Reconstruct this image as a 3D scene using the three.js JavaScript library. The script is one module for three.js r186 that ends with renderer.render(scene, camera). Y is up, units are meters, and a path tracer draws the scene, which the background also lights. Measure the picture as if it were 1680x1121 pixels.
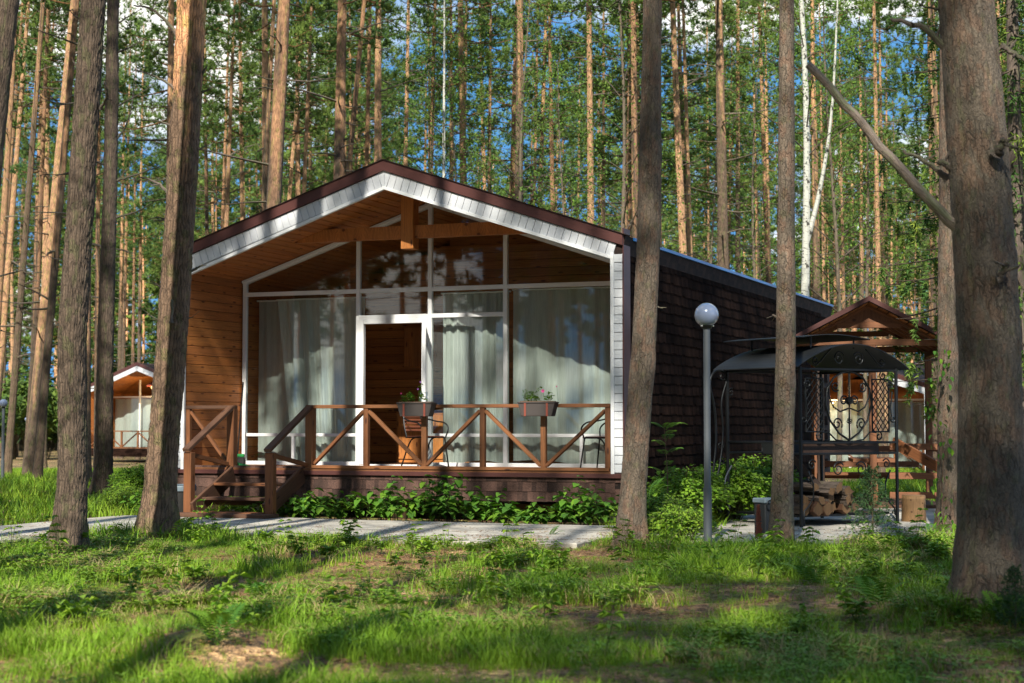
import * as THREE from 'three';
import { mergeGeometries } from 'three/addons/utils/BufferGeometryUtils.js';

// ---------------------------------------------------------------- camera, sky, sun, exposure
const scene = new THREE.Scene();
const EYE = 1.35, F = 2800, HORIZON = 697;
const camera = new THREE.PerspectiveCamera(22.64, 1024 / 683, 0.1, 900);
camera.position.set(0, EYE, 0);
camera.rotation.x = Math.atan((HORIZON - 560.5) / F);
camera.focus = 22.5;
camera.userData.fStop = 3;

const renderer = new THREE.WebGLRenderer({ antialias: true });
renderer.toneMapping = THREE.LinearToneMapping;
renderer.toneMappingExposure = 1.6;
renderer.shadowMap.enabled = true;

const SUN_AZ = -10.5 * Math.PI / 180, SUN_EL = 39 * Math.PI / 180;
const sunDir = new THREE.Vector3(Math.sin(SUN_AZ) * Math.cos(SUN_EL), Math.sin(SUN_EL), Math.cos(SUN_AZ) * Math.cos(SUN_EL));
const sun = new THREE.DirectionalLight(new THREE.Color().setRGB(1, 0.94, 0.82), 5);
sun.name = 'sun';
sun.position.set(0, 0, -25).addScaledVector(sunDir, 120);
sun.target.position.set(0, 0, -25);
sun.castShadow = true;
Object.assign(sun.shadow.camera, { left: -70, right: 70, top: 70, bottom: -70, near: 1, far: 300 });
sun.shadow.mapSize.set(4096, 4096);
sun.shadow.radius = 1;
scene.add(sun, sun.target);

// ---------------------------------------------------------------- random numbers and noise
function rng(seed) {
  let a = seed >>> 0;
  return () => { a = (a + 0x6D2B79F5) | 0; let t = Math.imul(a ^ (a >>> 15), 1 | a); t = (t + Math.imul(t ^ (t >>> 7), 61 | t)) ^ t; return ((t ^ (t >>> 14)) >>> 0) / 4294967296; };
}
function hash(x, y, s) { let h = Math.imul(x, 374761393) ^ Math.imul(y, 668265263) ^ Math.imul(s, 1274126177); h = Math.imul(h ^ (h >>> 13), 1274126177); return ((h ^ (h >>> 16)) >>> 0) / 4294967296; }
const mod = (a, n) => ((a % n) + n) % n;
const sm = (t) => t * t * (3 - 2 * t);
const clamp = (x, a = 0, b = 1) => Math.min(b, Math.max(a, x));
const sstep = (a, b, x) => sm(clamp((x - a) / (b - a)));
const lerp = (a, b, t) => a + (b - a) * t;
function vn(x, y, s = 0, px = 1e9, py = 1e9) {
  const xi = Math.floor(x), yi = Math.floor(y), u = sm(x - xi), v = sm(y - yi);
  const x0 = mod(xi, px), x1 = mod(xi + 1, px), y0 = mod(yi, py), y1 = mod(yi + 1, py);
  return lerp(lerp(hash(x0, y0, s), hash(x1, y0, s), u), lerp(hash(x0, y1, s), hash(x1, y1, s), u), v);
}
function fbm(x, y, s = 0, oct = 4, px = 1e9, py = 1e9) {
  let a = 0, w = 0.5, t = 0;
  for (let i = 0; i < oct; i++) { a += w * vn(x, y, s + i * 17, px, py); t += w; w *= 0.5; x *= 2; y *= 2; px *= 2; py *= 2; }
  return a / t;
}
function worley(x, y, s, px, py) {
  const xi = Math.floor(x), yi = Math.floor(y);
  let d1 = 9, d2 = 9, id = 0;
  for (let j = -1; j <= 1; j++) for (let i = -1; i <= 1; i++) {
    const cx = mod(xi + i, px), cy = mod(yi + j, py);
    const dx = xi + i + 0.1 + 0.8 * hash(cx, cy, s) - x, dy = yi + j + 0.1 + 0.8 * hash(cx, cy, s + 1) - y, d = Math.hypot(dx, dy);
    if (d < d1) { d2 = d1; d1 = d; id = hash(cx, cy, s + 2); } else if (d < d2) d2 = d;
  }
  return [d1, d2, id];
}

// the sky: deep blue with broken white cloud, the same all round
{
  const w = 1024, h = 512, data = new Float32Array(w * h * 4);
  for (let j = 0; j < h; j++) {
    const el = ((j + 0.5) / h - 0.5) * Math.PI;
    for (let i = 0; i < w; i++) {
      const az = (i / w) * Math.PI * 2, e = Math.max(0, Math.sin(el));
      const t = Math.pow(e, 0.55);
      let r = lerp(0.13, 0.05, t), g = lerp(0.38, 0.21, t), b = lerp(0.74, 0.5, t);
      const q = 1.6 / (0.18 + e), cx = Math.cos(az) * Math.cos(el) * q, cy = Math.sin(az) * Math.cos(el) * q;
      const c = sstep(0.49, 0.64, fbm(cx * 1.1 + 20, cy * 1.1 + 20, 5, 5)) * 0.95;
      r = lerp(r, 1.12, c); g = lerp(g, 1.08, c); b = lerp(b, 1.0, c);
      const k = (j * w + i) * 4, m = el < 0 ? 0.3 : 0.85;
      data[k] = r * m; data[k + 1] = g * m; data[k + 2] = b * m; data[k + 3] = 1;
    }
  }
  const sky = new THREE.DataTexture(data, w, h, THREE.RGBAFormat, THREE.FloatType);
  sky.mapping = THREE.EquirectangularReflectionMapping;
  sky.magFilter = sky.minFilter = THREE.LinearFilter;
  sky.wrapS = THREE.RepeatWrapping;
  sky.needsUpdate = true;
  scene.background = sky;
  scene.environment = sky;
}

// ---------------------------------------------------------------- textures
function texture(w, h, fn, srgb = true) {
  const data = new Uint8Array(w * h * 4);
  for (let j = 0; j < h; j++) for (let i = 0; i < w; i++) {
    const c = fn((i + 0.5) / w, (j + 0.5) / h), k = (j * w + i) * 4;
    if (typeof c === 'number') { data[k] = data[k + 1] = data[k + 2] = clamp(c) * 255; } else { data[k] = clamp(c[0]) * 255; data[k + 1] = clamp(c[1]) * 255; data[k + 2] = clamp(c[2]) * 255; }
    data[k + 3] = 255;
  }
  const t = new THREE.DataTexture(data, w, h);
  t.wrapS = t.wrapT = THREE.RepeatWrapping;
  t.magFilter = THREE.LinearFilter; t.minFilter = THREE.LinearMipmapLinearFilter; t.generateMipmaps = true;
  if (srgb) t.colorSpace = THREE.SRGBColorSpace;
  t.needsUpdate = true;
  return t;
}
// bark: upright plates with furrows between, one tile is 0.5 m round by 1 m up
function barkHeight(u, v) {
  const wx = (fbm(u * 10, v * 6, 31, 4, 10, 6) - 0.5) * 0.8, wy = (fbm(u * 14, v * 6, 47, 4, 14, 6) - 0.5) * 1.1;
  const [a1, a2, id] = worley(u * 15 + wx, v * 5 + wy, 3, 15, 5);
  const [b1, b2, id2] = worley(u * 34 + wx * 2.2, v * 22 + wy * 2.5, 9, 34, 22);
  const plate = sstep(0.02, 0.34, a2 - a1), flake = sstep(0.0, 0.25, b2 - b1);
  return clamp(plate * (0.38 + 0.14 * id) + 0.16 * flake + 0.14 * id2 + 0.24 * fbm(u * 60, v * 34, 77, 3, 60, 34));
}
const BW = 640, BH = 896, barkGrid = new Float32Array(BW * BH);
for (let j = 0; j < BH; j++) for (let i = 0; i < BW; i++) barkGrid[j * BW + i] = barkHeight((i + 0.5) / BW, (j + 0.5) / BH);
const barkAt = (u, v) => barkGrid[Math.floor(mod(v, 1) * BH) * BW + Math.floor(mod(u, 1) * BW)];
const barkBump = texture(BW, BH, barkAt, false);
const barkMap = texture(BW, BH, (u, v) => {
  const h = barkAt(u, v), n = fbm(u * 12, v * 8, 90, 4, 12, 8), f = vn(u * 160, v * 160, 12, 160, 160), id = vn(u * 26, v * 14, 6, 26, 14);
  const k = 0.56 + 0.3 * h + 0.22 * (n - 0.5) + 0.12 * (f - 0.5) + 0.12 * (id - 0.5);
  const lichen = sstep(0.6, 0.72, fbm(u * 7, v * 7, 133, 4, 7, 7));
  return [k * lerp(1, 0.93, lichen), k * lerp(0.98, 1.0, lichen), k * lerp(0.96, 0.86, lichen)];
});
// fine flaking bark, tile 0.5 m round by 1 m up
const FW = 512, FH = 768, flakeGrid = new Float32Array(FW * FH);
for (let j = 0; j < FH; j++) for (let i = 0; i < FW; i++) {
  const u = (i + 0.5) / FW, v = (j + 0.5) / FH, wx = (fbm(u * 14, v * 12, 131, 3, 14, 12) - 0.5) * 2, wy = (fbm(u * 12, v * 12, 147, 3, 12, 12) - 0.5) * 2;
  const [a1, a2, id] = worley(u * 20 + wx, v * 17 + wy, 103, 20, 17), [b1, b2, id2] = worley(u * 54 + wx * 2, v * 46 + wy * 2, 109, 54, 46);
  const [c1, c2] = worley(u * 10 + wx * 0.6, v * 4 + wy * 0.7, 113, 10, 4), crack = 1 - 0.75 * sstep(0.14, 0.02, c2 - c1) * sstep(0.35, 0.55, fbm(u * 4, v * 5, 119, 3, 4, 5));
  flakeGrid[j * FW + i] = crack * clamp(sstep(0, 0.2, a2 - a1) * 0.2 + id * 0.22 + sstep(0, 0.3, b2 - b1) * 0.12 + id2 * 0.16 + 0.3 * fbm(u * 90, v * 70, 177, 3, 90, 70));
}
const flakeAt = (u, v) => flakeGrid[Math.floor(mod(v, 1) * FH) * FW + Math.floor(mod(u, 1) * FW)];
const flakeBump = texture(FW, FH, flakeAt, false);
const flakeMap = texture(FW, FH, (u, v) => {
  const h = flakeAt(u, v), n = fbm(u * 5, v * 6, 190, 5, 5, 6), red = sstep(0.48, 0.66, fbm(u * 9, v * 10, 207, 4, 9, 10)), lichen = sstep(0.6, 0.7, fbm(u * 8, v * 9, 233, 4, 8, 9));
  const k = 0.5 + 0.36 * h + 0.3 * (n - 0.5) + 0.1 * (vn(u * 200, v * 200, 12, 200, 200) - 0.5);
  return [k * lerp(0.98, 1.03, red), k * lerp(1.0, 0.97, red) * lerp(1, 1.04, lichen), k * lerp(1.0, 0.94, red) * lerp(1, 0.97, lichen)];
});
const birchMap = texture(256, 1024, (u, v) => {
  const n = fbm(u * 3, v * 60, 5, 3, 3, 60), p = fbm(u * 4, v * 7, 9, 4, 4, 7);
  const dark = sstep(0.66, 0.74, n) * 0.9 + sstep(0.66, 0.72, p) * 0.8, k = 0.86 + 0.1 * (vn(u * 30, v * 30, 4, 30, 30) - 0.5);
  return [lerp(k, 0.2, clamp(dark)), lerp(k, 0.19, clamp(dark)), lerp(k * 0.96, 0.17, clamp(dark))];
});
// planed softwood, grain along v, tile 0.5 m by 2 m
function grain(u, v) { const w = fbm(u * 4, v * 3, 61, 3, 4, 3); return fbm(u * 40 + w * 14, v * 3, 23, 4, 1e9, 3); }
const woodMap = texture(512, 1024, (u, v) => {
  const uu = Math.abs(u - 0.5) * 2, g = grain(uu, v), f = vn(u * 256, v * 40, 8, 256, 40), big = fbm(u * 3, v * 2, 14, 3, 3, 2);
  let knot = 0;
  const [d1, , id] = worley(u * 4, v * 5, 71, 4, 5);
  if (id > 0.55) knot = sstep(0.16, 0.05, d1);
  const k = 0.72 + 0.3 * (g - 0.5) + 0.1 * (f - 0.5) + 0.3 * (big - 0.5);
  return [lerp(k, 0.36, knot * 0.8), lerp(k * 0.96, 0.27, knot * 0.8), lerp(k * 0.9, 0.2, knot * 0.8)];
});
const woodBump = texture(256, 512, (u, v) => 0.5 + 0.5 * (grain(Math.abs(u - 0.5) * 2, v) - 0.5) + 0.2 * (vn(u * 256, v * 40, 8, 256, 40) - 0.5), false);
const shingleMap = texture(512, 512, (u, v) => {
  const s = vn(u * 256, v * 256, 3, 256, 256), b = fbm(u * 6, v * 6, 44, 4, 6, 6), tab = hash(Math.floor(u * 13 + 0.3 * hash(Math.floor(v * 7), 3, 3)), Math.floor(v * 7), 19);
  const k = 0.56 + 0.36 * (s - 0.5) + 0.26 * (b - 0.5) + 0.3 * (tab - 0.5);
  return [k, k * 0.97, k * 0.95];
});
const grit = texture(512, 512, (u, v) => 0.5 + 0.6 * (vn(u * 256, v * 256, 3, 256, 256) - 0.5) + 0.4 * (vn(u * 90, v * 90, 5, 90, 90) - 0.5), false);
const concreteMap = texture(768, 768, (u, v) => {
  const b = fbm(u * 5, v * 5, 3, 6, 5, 5), s = vn(u * 512, v * 512, 8, 512, 512), c = fbm(u * 17, v * 17, 9, 4, 17, 17);
  const stain = sstep(0.55, 0.7, fbm(u * 8, v * 8, 55, 5, 8, 8));
  const k = 0.72 + 0.3 * (b - 0.5) + 0.16 * (s - 0.5) + 0.16 * (c - 0.5) - 0.12 * stain;
  return [k, k * 0.985, k * 0.95];
});
// forest floor: needles, sand, moss; tile 4 m
const soilMap = texture(1280, 1280, (u, v) => {
  const b = fbm(u * 9, v * 9, 3, 5, 9, 9), f = fbm(u * 90, v * 90, 8, 3, 90, 90), s = vn(u * 900, v * 900, 18, 900, 900);
  const n1 = vn(u * 600 + f * 6, v * 150, 21, 600, 150), n2 = vn(u * 150, v * 600 + f * 6, 22, 150, 600);
  const moss = sstep(0.5, 0.62, fbm(u * 14, v * 14, 66, 5, 14, 14)), sand = sstep(0.52, 0.68, fbm(u * 7, v * 7, 106, 5, 7, 7));
  const k = 0.55 + 0.5 * (b - 0.5) + 0.55 * (f - 0.5) + 0.3 * (s - 0.5) + 0.35 * (Math.max(n1, n2) - 0.6);
  let r = 0.58 * k, g = 0.46 * k, bl = 0.335 * k;
  r = lerp(r, 0.80 * k, sand); g = lerp(g, 0.67 * k, sand); bl = lerp(bl, 0.5 * k, sand);
  r = lerp(r, 0.42 * k, moss * 0.8); g = lerp(g, 0.48 * k, moss * 0.8); bl = lerp(bl, 0.17 * k, moss * 0.8);
  return [r * 1.5, g * 1.46, bl * 1.4];
});
const soilBump = texture(640, 640, (u, v) => 0.6 * fbm(u * 90, v * 90, 8, 3, 90, 90) + 0.4 * vn(u * 400, v * 400, 18, 400, 400), false);
const weaveMap = texture(256, 256, (u, v) => { const k = 0.9 + 0.06 * Math.sin(u * 256) * Math.sin(v * 256) + 0.08 * (vn(u * 64, v * 8, 4, 64, 8) - 0.5); return [k, k, k * 0.98]; });

// ---------------------------------------------------------------- materials
const lin = (r, g, b) => new THREE.Color().setRGB(r, g, b);
function std(r, g, b, rough = 0.8, extra = {}) { return new THREE.MeshStandardMaterial({ color: lin(r, g, b), roughness: rough, ...extra }); }
function phys(r, g, b, rough = 0.8, extra = {}) { return new THREE.MeshPhysicalMaterial({ color: lin(r, g, b), roughness: rough, ...extra }); }
const wood = (r, g, b, rough = 0.62) => std(r, g, b, rough, { map: woodMap, bumpMap: woodBump, bumpScale: 0.0015 });
const M = {
  bark: std(1, 1, 1, 0.95, { map: barkMap, bumpMap: barkBump, bumpScale: 0.02, vertexColors: true }),
  barkFine: std(1, 1, 1, 0.95, { map: barkMap, bumpMap: barkBump, bumpScale: 0.022, vertexColors: true }),
  barkFlake: std(1, 1, 1, 0.95, { map: flakeMap, bumpMap: flakeBump, bumpScale: 0.022, vertexColors: true }),
  birch: std(0.7, 0.7, 0.68, 0.8, { map: birchMap, vertexColors: true }),
  limb: std(1, 1, 1, 0.95, { map: barkMap, bumpMap: barkBump, bumpScale: 0.006, vertexColors: true }),
  needles: phys(1, 1, 1, 0.7, { specularIntensity: 0.25, vertexColors: true, transmission: 0.3, thickness: 0, side: THREE.DoubleSide }),
  leaves: phys(1, 1, 1, 0.6, { specularIntensity: 0.25, vertexColors: true, transmission: 0.4, thickness: 0, side: THREE.DoubleSide }),
  leafA: phys(0.1, 0.24, 0.022, 0.7, { specularIntensity: 0.25, transmission: 0.35, thickness: 0, side: THREE.DoubleSide }),
  leafB: phys(0.17, 0.33, 0.025, 0.7, { specularIntensity: 0.25, transmission: 0.4, thickness: 0, side: THREE.DoubleSide }),
  leafC: phys(0.06, 0.16, 0.022, 0.7, { specularIntensity: 0.25, transmission: 0.3, thickness: 0, side: THREE.DoubleSide }),
  petal: phys(0.75, 0.1, 0.32, 0.6, { transmission: 0.3, thickness: 0, side: THREE.DoubleSide }),
  petalPale: phys(0.45, 0.2, 0.6, 0.6, { transmission: 0.3, thickness: 0, side: THREE.DoubleSide }),
  grass: phys(1, 1, 1, 0.55, { specularIntensity: 0.25, vertexColors: true, transmission: 0.35, thickness: 0, side: THREE.DoubleSide }),
  soil: std(1, 1, 1, 1, { map: soilMap, bumpMap: soilBump, bumpScale: 0.03 }),
  concrete: std(0.86, 0.83, 0.77, 0.9, { map: concreteMap, bumpMap: grit, bumpScale: 0.003 }),
  stain: [wood(0.74, 0.28, 0.07), wood(0.64, 0.235, 0.06), wood(0.8, 0.32, 0.085), wood(0.68, 0.26, 0.075)],
  rail: [wood(0.36, 0.15, 0.055, 0.6), wood(0.30, 0.12, 0.045, 0.65)],
  oldWood: wood(0.17, 0.085, 0.05, 0.75),
  gazebo: wood(0.34, 0.14, 0.06, 0.6),
  darkWood: wood(0.06, 0.032, 0.022, 0.7),
  white: [std(0.56, 0.58, 0.61, 0.42), std(0.53, 0.55, 0.585, 0.45), std(0.58, 0.595, 0.62, 0.4)],
  frame: std(0.74, 0.75, 0.76, 0.35),
  backing: std(0.42, 0.42, 0.43, 0.7),
  brownMetal: std(0.085, 0.03, 0.026, 0.42, { metalness: 0.1 }),
  blueFilm: std(0.03, 0.2, 0.55, 0.35),
  shingle: [0.75, 1.0, 1.3, 0.6].map((k) => phys(0.062 * k, 0.034 * k, 0.025 * k, 1, { specularIntensity: 0.1, map: shingleMap, bumpMap: grit, bumpScale: 0.002 })),
  skirt: [1, 1.2].map((k) => std(0.26 * k, 0.15 * k, 0.12 * k, 0.95, { map: shingleMap, bumpMap: grit, bumpScale: 0.002 })),
  roof: std(0.09, 0.05, 0.04, 0.95, { map: shingleMap }),
  glass: phys(0.94, 0.97, 0.95, 0.02, { transmission: 1, thickness: 0, ior: 1.5 }),
  curtain: phys(0.7, 0.75, 0.77, 0.9, { map: weaveMap, transmission: 0.4, thickness: 0, side: THREE.DoubleSide }),
  black: std(0.018, 0.02, 0.022, 0.42, { metalness: 0.6 }),
  blackSheet: std(0.024, 0.027, 0.03, 0.55, { metalness: 0.4 }),
  rubber: std(0.02, 0.02, 0.02, 0.6),
  postGrey: std(0.12, 0.135, 0.15, 0.45, { metalness: 0.4 }),
  globe: phys(0.17, 0.21, 0.31, 0.08, { clearcoat: 1, clearcoatRoughness: 0.03 }),
  troughGrey: std(0.055, 0.045, 0.042, 0.55),
  strap: std(0.22, 0.05, 0.03, 0.6),
  rattan: std(0.2, 0.06, 0.03, 0.55, { map: weaveMap }),
  green: std(0.03, 0.3, 0.08, 0.5),
  cutWood: wood(0.36, 0.22, 0.105, 0.8),
  cutEnd: wood(0.24, 0.145, 0.07, 0.85),
  logBark: std(0.14, 0.11, 0.09, 0.95, { map: barkMap, bumpMap: barkBump, bumpScale: 0.01 }),
  pale: std(0.12, 0.16, 0.19, 0.5),
  sheer: phys(0.68, 0.73, 0.75, 0.9, { map: weaveMap, transmission: 0.55, thickness: 0, side: THREE.DoubleSide }),
  rust: std(0.2, 0.055, 0.03, 0.9),
  cone: std(0.12, 0.07, 0.04, 0.9),
};

// ---------------------------------------------------------------- building helpers
const taken = new Map();
function numbered(name) { const n = taken.get(name) ?? 0; taken.set(name, n + 1); return n ? `${name}_${String(n).padStart(3, '0')}` : name; }
function tag(o, label, category, group) { o.userData.label = label; o.userData.category = category; if (group) o.userData.group = group; return o; }
function thing(name, label, category, pos = [0, 0, 0], turn = 0, group) {
  const o = new THREE.Group(); o.name = numbered(name); o.position.set(...pos); o.rotation.y = turn; scene.add(o);
  return tag(o, label, category, group);
}
function part(parent, name, geo, mat, pos, rot) {
  const m = new THREE.Mesh(geo, mat); m.name = name;
  if (pos) m.position.set(...pos);
  if (rot) m.rotation.set(...rot);
  parent.add(m); return m;
}
function sub(parent, name) { const g = new THREE.Group(); g.name = name; parent.add(g); return g; }
function structure(name, geo, mat) { const m = new THREE.Mesh(geo, mat); m.name = name; m.userData.kind = 'structure'; scene.add(m); return m; }
const V = (x, y, z) => new THREE.Vector3(x, y, z);
// world point that the photograph's pixel shows at this depth
const at = (px, py, d) => V((px - 840) / F * d, EYE + (HORIZON - py) / F * d, -d);

// chamfered box; grain says along which axis v runs
const boxes = new Map();
function cbox(w, h, d, grainAxis = null, c = 0.004, off = 0) {
  const key = [w, h, d, grainAxis, c, off].map((x) => (typeof x === 'number' ? x.toFixed(4) : x)).join();
  if (boxes.has(key)) return boxes.get(key);
  c = Math.min(c, w / 3, h / 3, d / 3);
  const H = [w / 2, h / 2, d / 2], ga = grainAxis ?? (w >= h && w >= d ? 'x' : h >= d ? 'y' : 'z'), gi = 'xyz'.indexOf(ga);
  const pos = [], nor = [], uv = [];
  const corner = (s, face) => [0, 1, 2].map((k) => s[k] * (k === face ? H[k] : H[k] - c));
  const tri = (a, b, cc) => {
    const A = V(...a), B = V(...b), C = V(...cc), n = B.clone().sub(A).cross(C.clone().sub(A)).normalize();
    if (n.dot(A.clone().add(B).add(C)) < 0) { [B.x, C.x] = [C.x, B.x];[B.y, C.y] = [C.y, B.y];[B.z, C.z] = [C.z, B.z]; n.negate(); }
    const m = [Math.abs(n.x), Math.abs(n.y), Math.abs(n.z)], dom = m.indexOf(Math.max(...m));
    const vi = dom === gi ? (gi + 1) % 3 : gi, ui = 3 - dom - vi;
    for (const p of [A, B, C]) { pos.push(p.x, p.y, p.z); nor.push(n.x, n.y, n.z); const q = [p.x, p.y, p.z]; uv.push((q[ui] + off * 0.37 + dom * 0.11) * 2, (q[vi] + off * 0.73) * 0.5); }
  };
  const quad = (a, b, cc, d2) => { tri(a, b, cc); tri(a, cc, d2); };
  for (let f = 0; f < 3; f++) for (const s of [-1, 1]) {
    const o1 = (f + 1) % 3, o2 = (f + 2) % 3, S = (p, q) => { const r = [0, 0, 0]; r[f] = s; r[o1] = p; r[o2] = q; return corner(r, f); };
    quad(S(-1, -1), S(1, -1), S(1, 1), S(-1, 1));
  }
  for (let f = 0; f < 3; f++) { // edges along axis f
    const o1 = (f + 1) % 3, o2 = (f + 2) % 3;
    for (const p of [-1, 1]) for (const q of [-1, 1]) {
      const S = (t, face) => { const r = [0, 0, 0]; r[f] = t; r[o1] = p; r[o2] = q; return corner(r, face); };
      quad(S(-1, o1), S(1, o1), S(1, o2), S(-1, o2));
    }
  }
  for (const x of [-1, 1]) for (const y of [-1, 1]) for (const z of [-1, 1]) tri(corner([x, y, z], 0), corner([x, y, z], 1), corner([x, y, z], 2));
  const g = new THREE.BufferGeometry();
  g.setAttribute('position', new THREE.Float32BufferAttribute(pos, 3));
  g.setAttribute('normal', new THREE.Float32BufferAttribute(nor, 3));
  g.setAttribute('uv', new THREE.Float32BufferAttribute(uv, 2));
  boxes.set(key, g); return g;
}
// a squared bar between two points
function bar(parent, name, a, b, w, h, mat, up = V(0, 1, 0), off = 0) {
  const A = V(...a), B = V(...b), d = B.clone().sub(A), len = d.length();
  const m = part(parent, name, cbox(w, h, len, 'z', 0.004, off), mat);
  m.position.copy(A).add(B).multiplyScalar(0.5);
  const zz = d.normalize(), u = Math.abs(zz.dot(up)) > 0.98 ? V(0, 0, 1) : up, xx = u.clone().cross(zz).normalize(), yy = zz.clone().cross(xx);
  m.quaternion.setFromRotationMatrix(new THREE.Matrix4().makeBasis(xx, yy, zz));
  return m;
}
function prism(points, z0, z1, grainScale = true) { // polygon in xy, extruded along z
  const s = new THREE.Shape(points.map((p) => new THREE.Vector2(...p)));
  const g = new THREE.ExtrudeGeometry(s, { depth: z1 - z0, bevelEnabled: false }); g.translate(0, 0, z0);
  return g;
}
// collects triangles with colours into one geometry
class Mesher {
  constructor() { this.p = []; this.c = []; this.u = []; this.i = []; this.n = null; }
  vert(x, y, z, col, u = 0, v = 0) { this.p.push(x, y, z); this.c.push(col[0], col[1], col[2]); this.u.push(u, v); return this.p.length / 3 - 1; }
  tube(pts, r0, r1, col, nr = 6, vscale = 1) {
    const base = this.p.length / 3, n = pts.length;
    let acc = 0; const ref = Math.abs(pts[n - 1].clone().sub(pts[0]).normalize().y) > 0.8 ? V(1, 0, 0) : V(0, 1, 0);
    const circ = Math.max(1, Math.round(2 * Math.PI * r0 / 0.5));
    for (let k = 0; k < n; k++) {
      const t = k / (n - 1), d = pts[Math.min(n - 1, k + 1)].clone().sub(pts[Math.max(0, k - 1)]).normalize();
      const x = ref.clone().cross(d).normalize(), y = d.clone().cross(x), r = typeof r1 === 'function' ? r1(t) : lerp(r0, r1, t);
      if (k) acc += pts[k].distanceTo(pts[k - 1]);
      for (let j = 0; j <= nr; j++) {
        const a = j / nr * Math.PI * 2, q = pts[k].clone().addScaledVector(x, Math.cos(a) * r).addScaledVector(y, Math.sin(a) * r);
        this.vert(q.x, q.y, q.z, typeof col === 'function' ? col(t, a) : col, j / nr * circ, acc * vscale);
      }
    }
    for (let k = 0; k < n - 1; k++) for (let j = 0; j < nr; j++) { const a = base + k * (nr + 1) + j, b = a + nr + 1; this.i.push(a, a + 1, b, b, a + 1, b + 1); }
    const e = base + (n - 1) * (nr + 1), q = pts[n - 1], cc = typeof col === 'function' ? col(1, 0) : col, tip = this.vert(q.x, q.y, q.z, cc);
    for (let j = 0; j < nr; j++) this.i.push(e + j, e + j + 1, tip);
  }
  tri(a, b, c, col) { const k = this.vert(...a, col); this.vert(...b, col); this.vert(...c, col); this.i.push(k, k + 1, k + 2); }
  geometry() {
    const g = new THREE.BufferGeometry();
    g.setAttribute('position', new THREE.Float32BufferAttribute(this.p, 3));
    g.setAttribute('color', new THREE.Float32BufferAttribute(this.c, 3));
    g.setAttribute('uv', new THREE.Float32BufferAttribute(this.u, 2));
    g.setIndex(this.i); g.computeVertexNormals(); return g;
  }
}
function curve(pts, n) { return new THREE.CatmullRomCurve3(pts).getPoints(n); }
function rod(pts, r, nr = 6, n = 16, r1 = r) { const m = new Mesher(); m.tube(pts.length > 2 ? curve(pts, n) : pts, r, r1, [1, 1, 1], nr); return m.geometry(); }
// ---------------------------------------------------------------- ground, path
const HOUSE = { x: -1.778, z: -24.296, turn: -21.6 * Math.PI / 180 };
const toHouse = (x, z) => { const dx = x - HOUSE.x, dz = z - HOUSE.z, c = Math.cos(HOUSE.turn), s = Math.sin(HOUSE.turn); return [dx * c - dz * s, dx * s + dz * c]; };
const fromHouse = (a, b) => { const c = Math.cos(HOUSE.turn), s = Math.sin(HOUSE.turn); return [HOUSE.x + a * c + b * s, HOUSE.z - a * s + b * c]; };
const pathFront = [[-20, 16], [-14, 17.5], [-9, 18.4], [-5.8, 19.3], [-4.8, 20.8], [-3.8, 20.9], [-2.8, 20.1], [-1.94, 19.5], [-0.6, 19.0], [0.7, 18.7], [1.15, 19.9], [1.75, 19.8], [2.0, 18.5], [3.0, 18.5], [3.9, 19.2], [5, 19.7], [10, 20.6]];
const pathBack = [[-20, 19], [-14, 20.5], [-9, 21.4], [-6.54, 21.9], [-5.6, 24.3], [-4.6, 24.75], [-2.33, 23.35], [0.94, 22.0], [1.9, 21.7], [2.6, 21.6], [2.9, 23.4], [3.6, 25.0], [4.1, 26], [4.9, 28], [10, 27]];
const ipol = (L, x) => { for (let i = 1; i < L.length; i++) if (x <= L[i][0]) return lerp(L[i - 1][1], L[i][1], clamp((x - L[i - 1][0]) / (L[i][0] - L[i - 1][0]))); return L[L.length - 1][1]; };
const onPath = (x, z, m = 0) => x > -20 && x < 10 && -z > ipol(pathFront, x) - m && -z < ipol(pathBack, x) + m;
const inHouse = (x, z, m = 0) => { const [a, b] = toHouse(x, z); return Math.abs(a) < 3.55 + m && b < m && b > -14.5 - m; };
function groundY(x, z) {
  const d = -z;
  let y = -0.6 * sstep(34, 78, d) + 0.012 * (fbm(x * 0.9 + 50, z * 0.9 + 50, 3, 3) - 0.5);
  const near = sstep(19.5, 17, d);
  y += near * (0.14 * (fbm(x * 0.45 + 9, z * 0.45 + 40, 8, 3) - 0.5) + 0.05 * (fbm(x * 2.2 + 9, z * 2.2 + 40, 18, 3) - 0.5));
  y += 0.16 * Math.exp(-(((x + 1.75) / 0.5) ** 2) - (((d - 9.9) / 0.45) ** 2));      // low hump of litter
  y += 0.13 * Math.exp(-(((x - 3.3) / 0.9) ** 2) - (((d - 11.7) / 0.8) ** 2));       // root mound
  return y;
}
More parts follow.
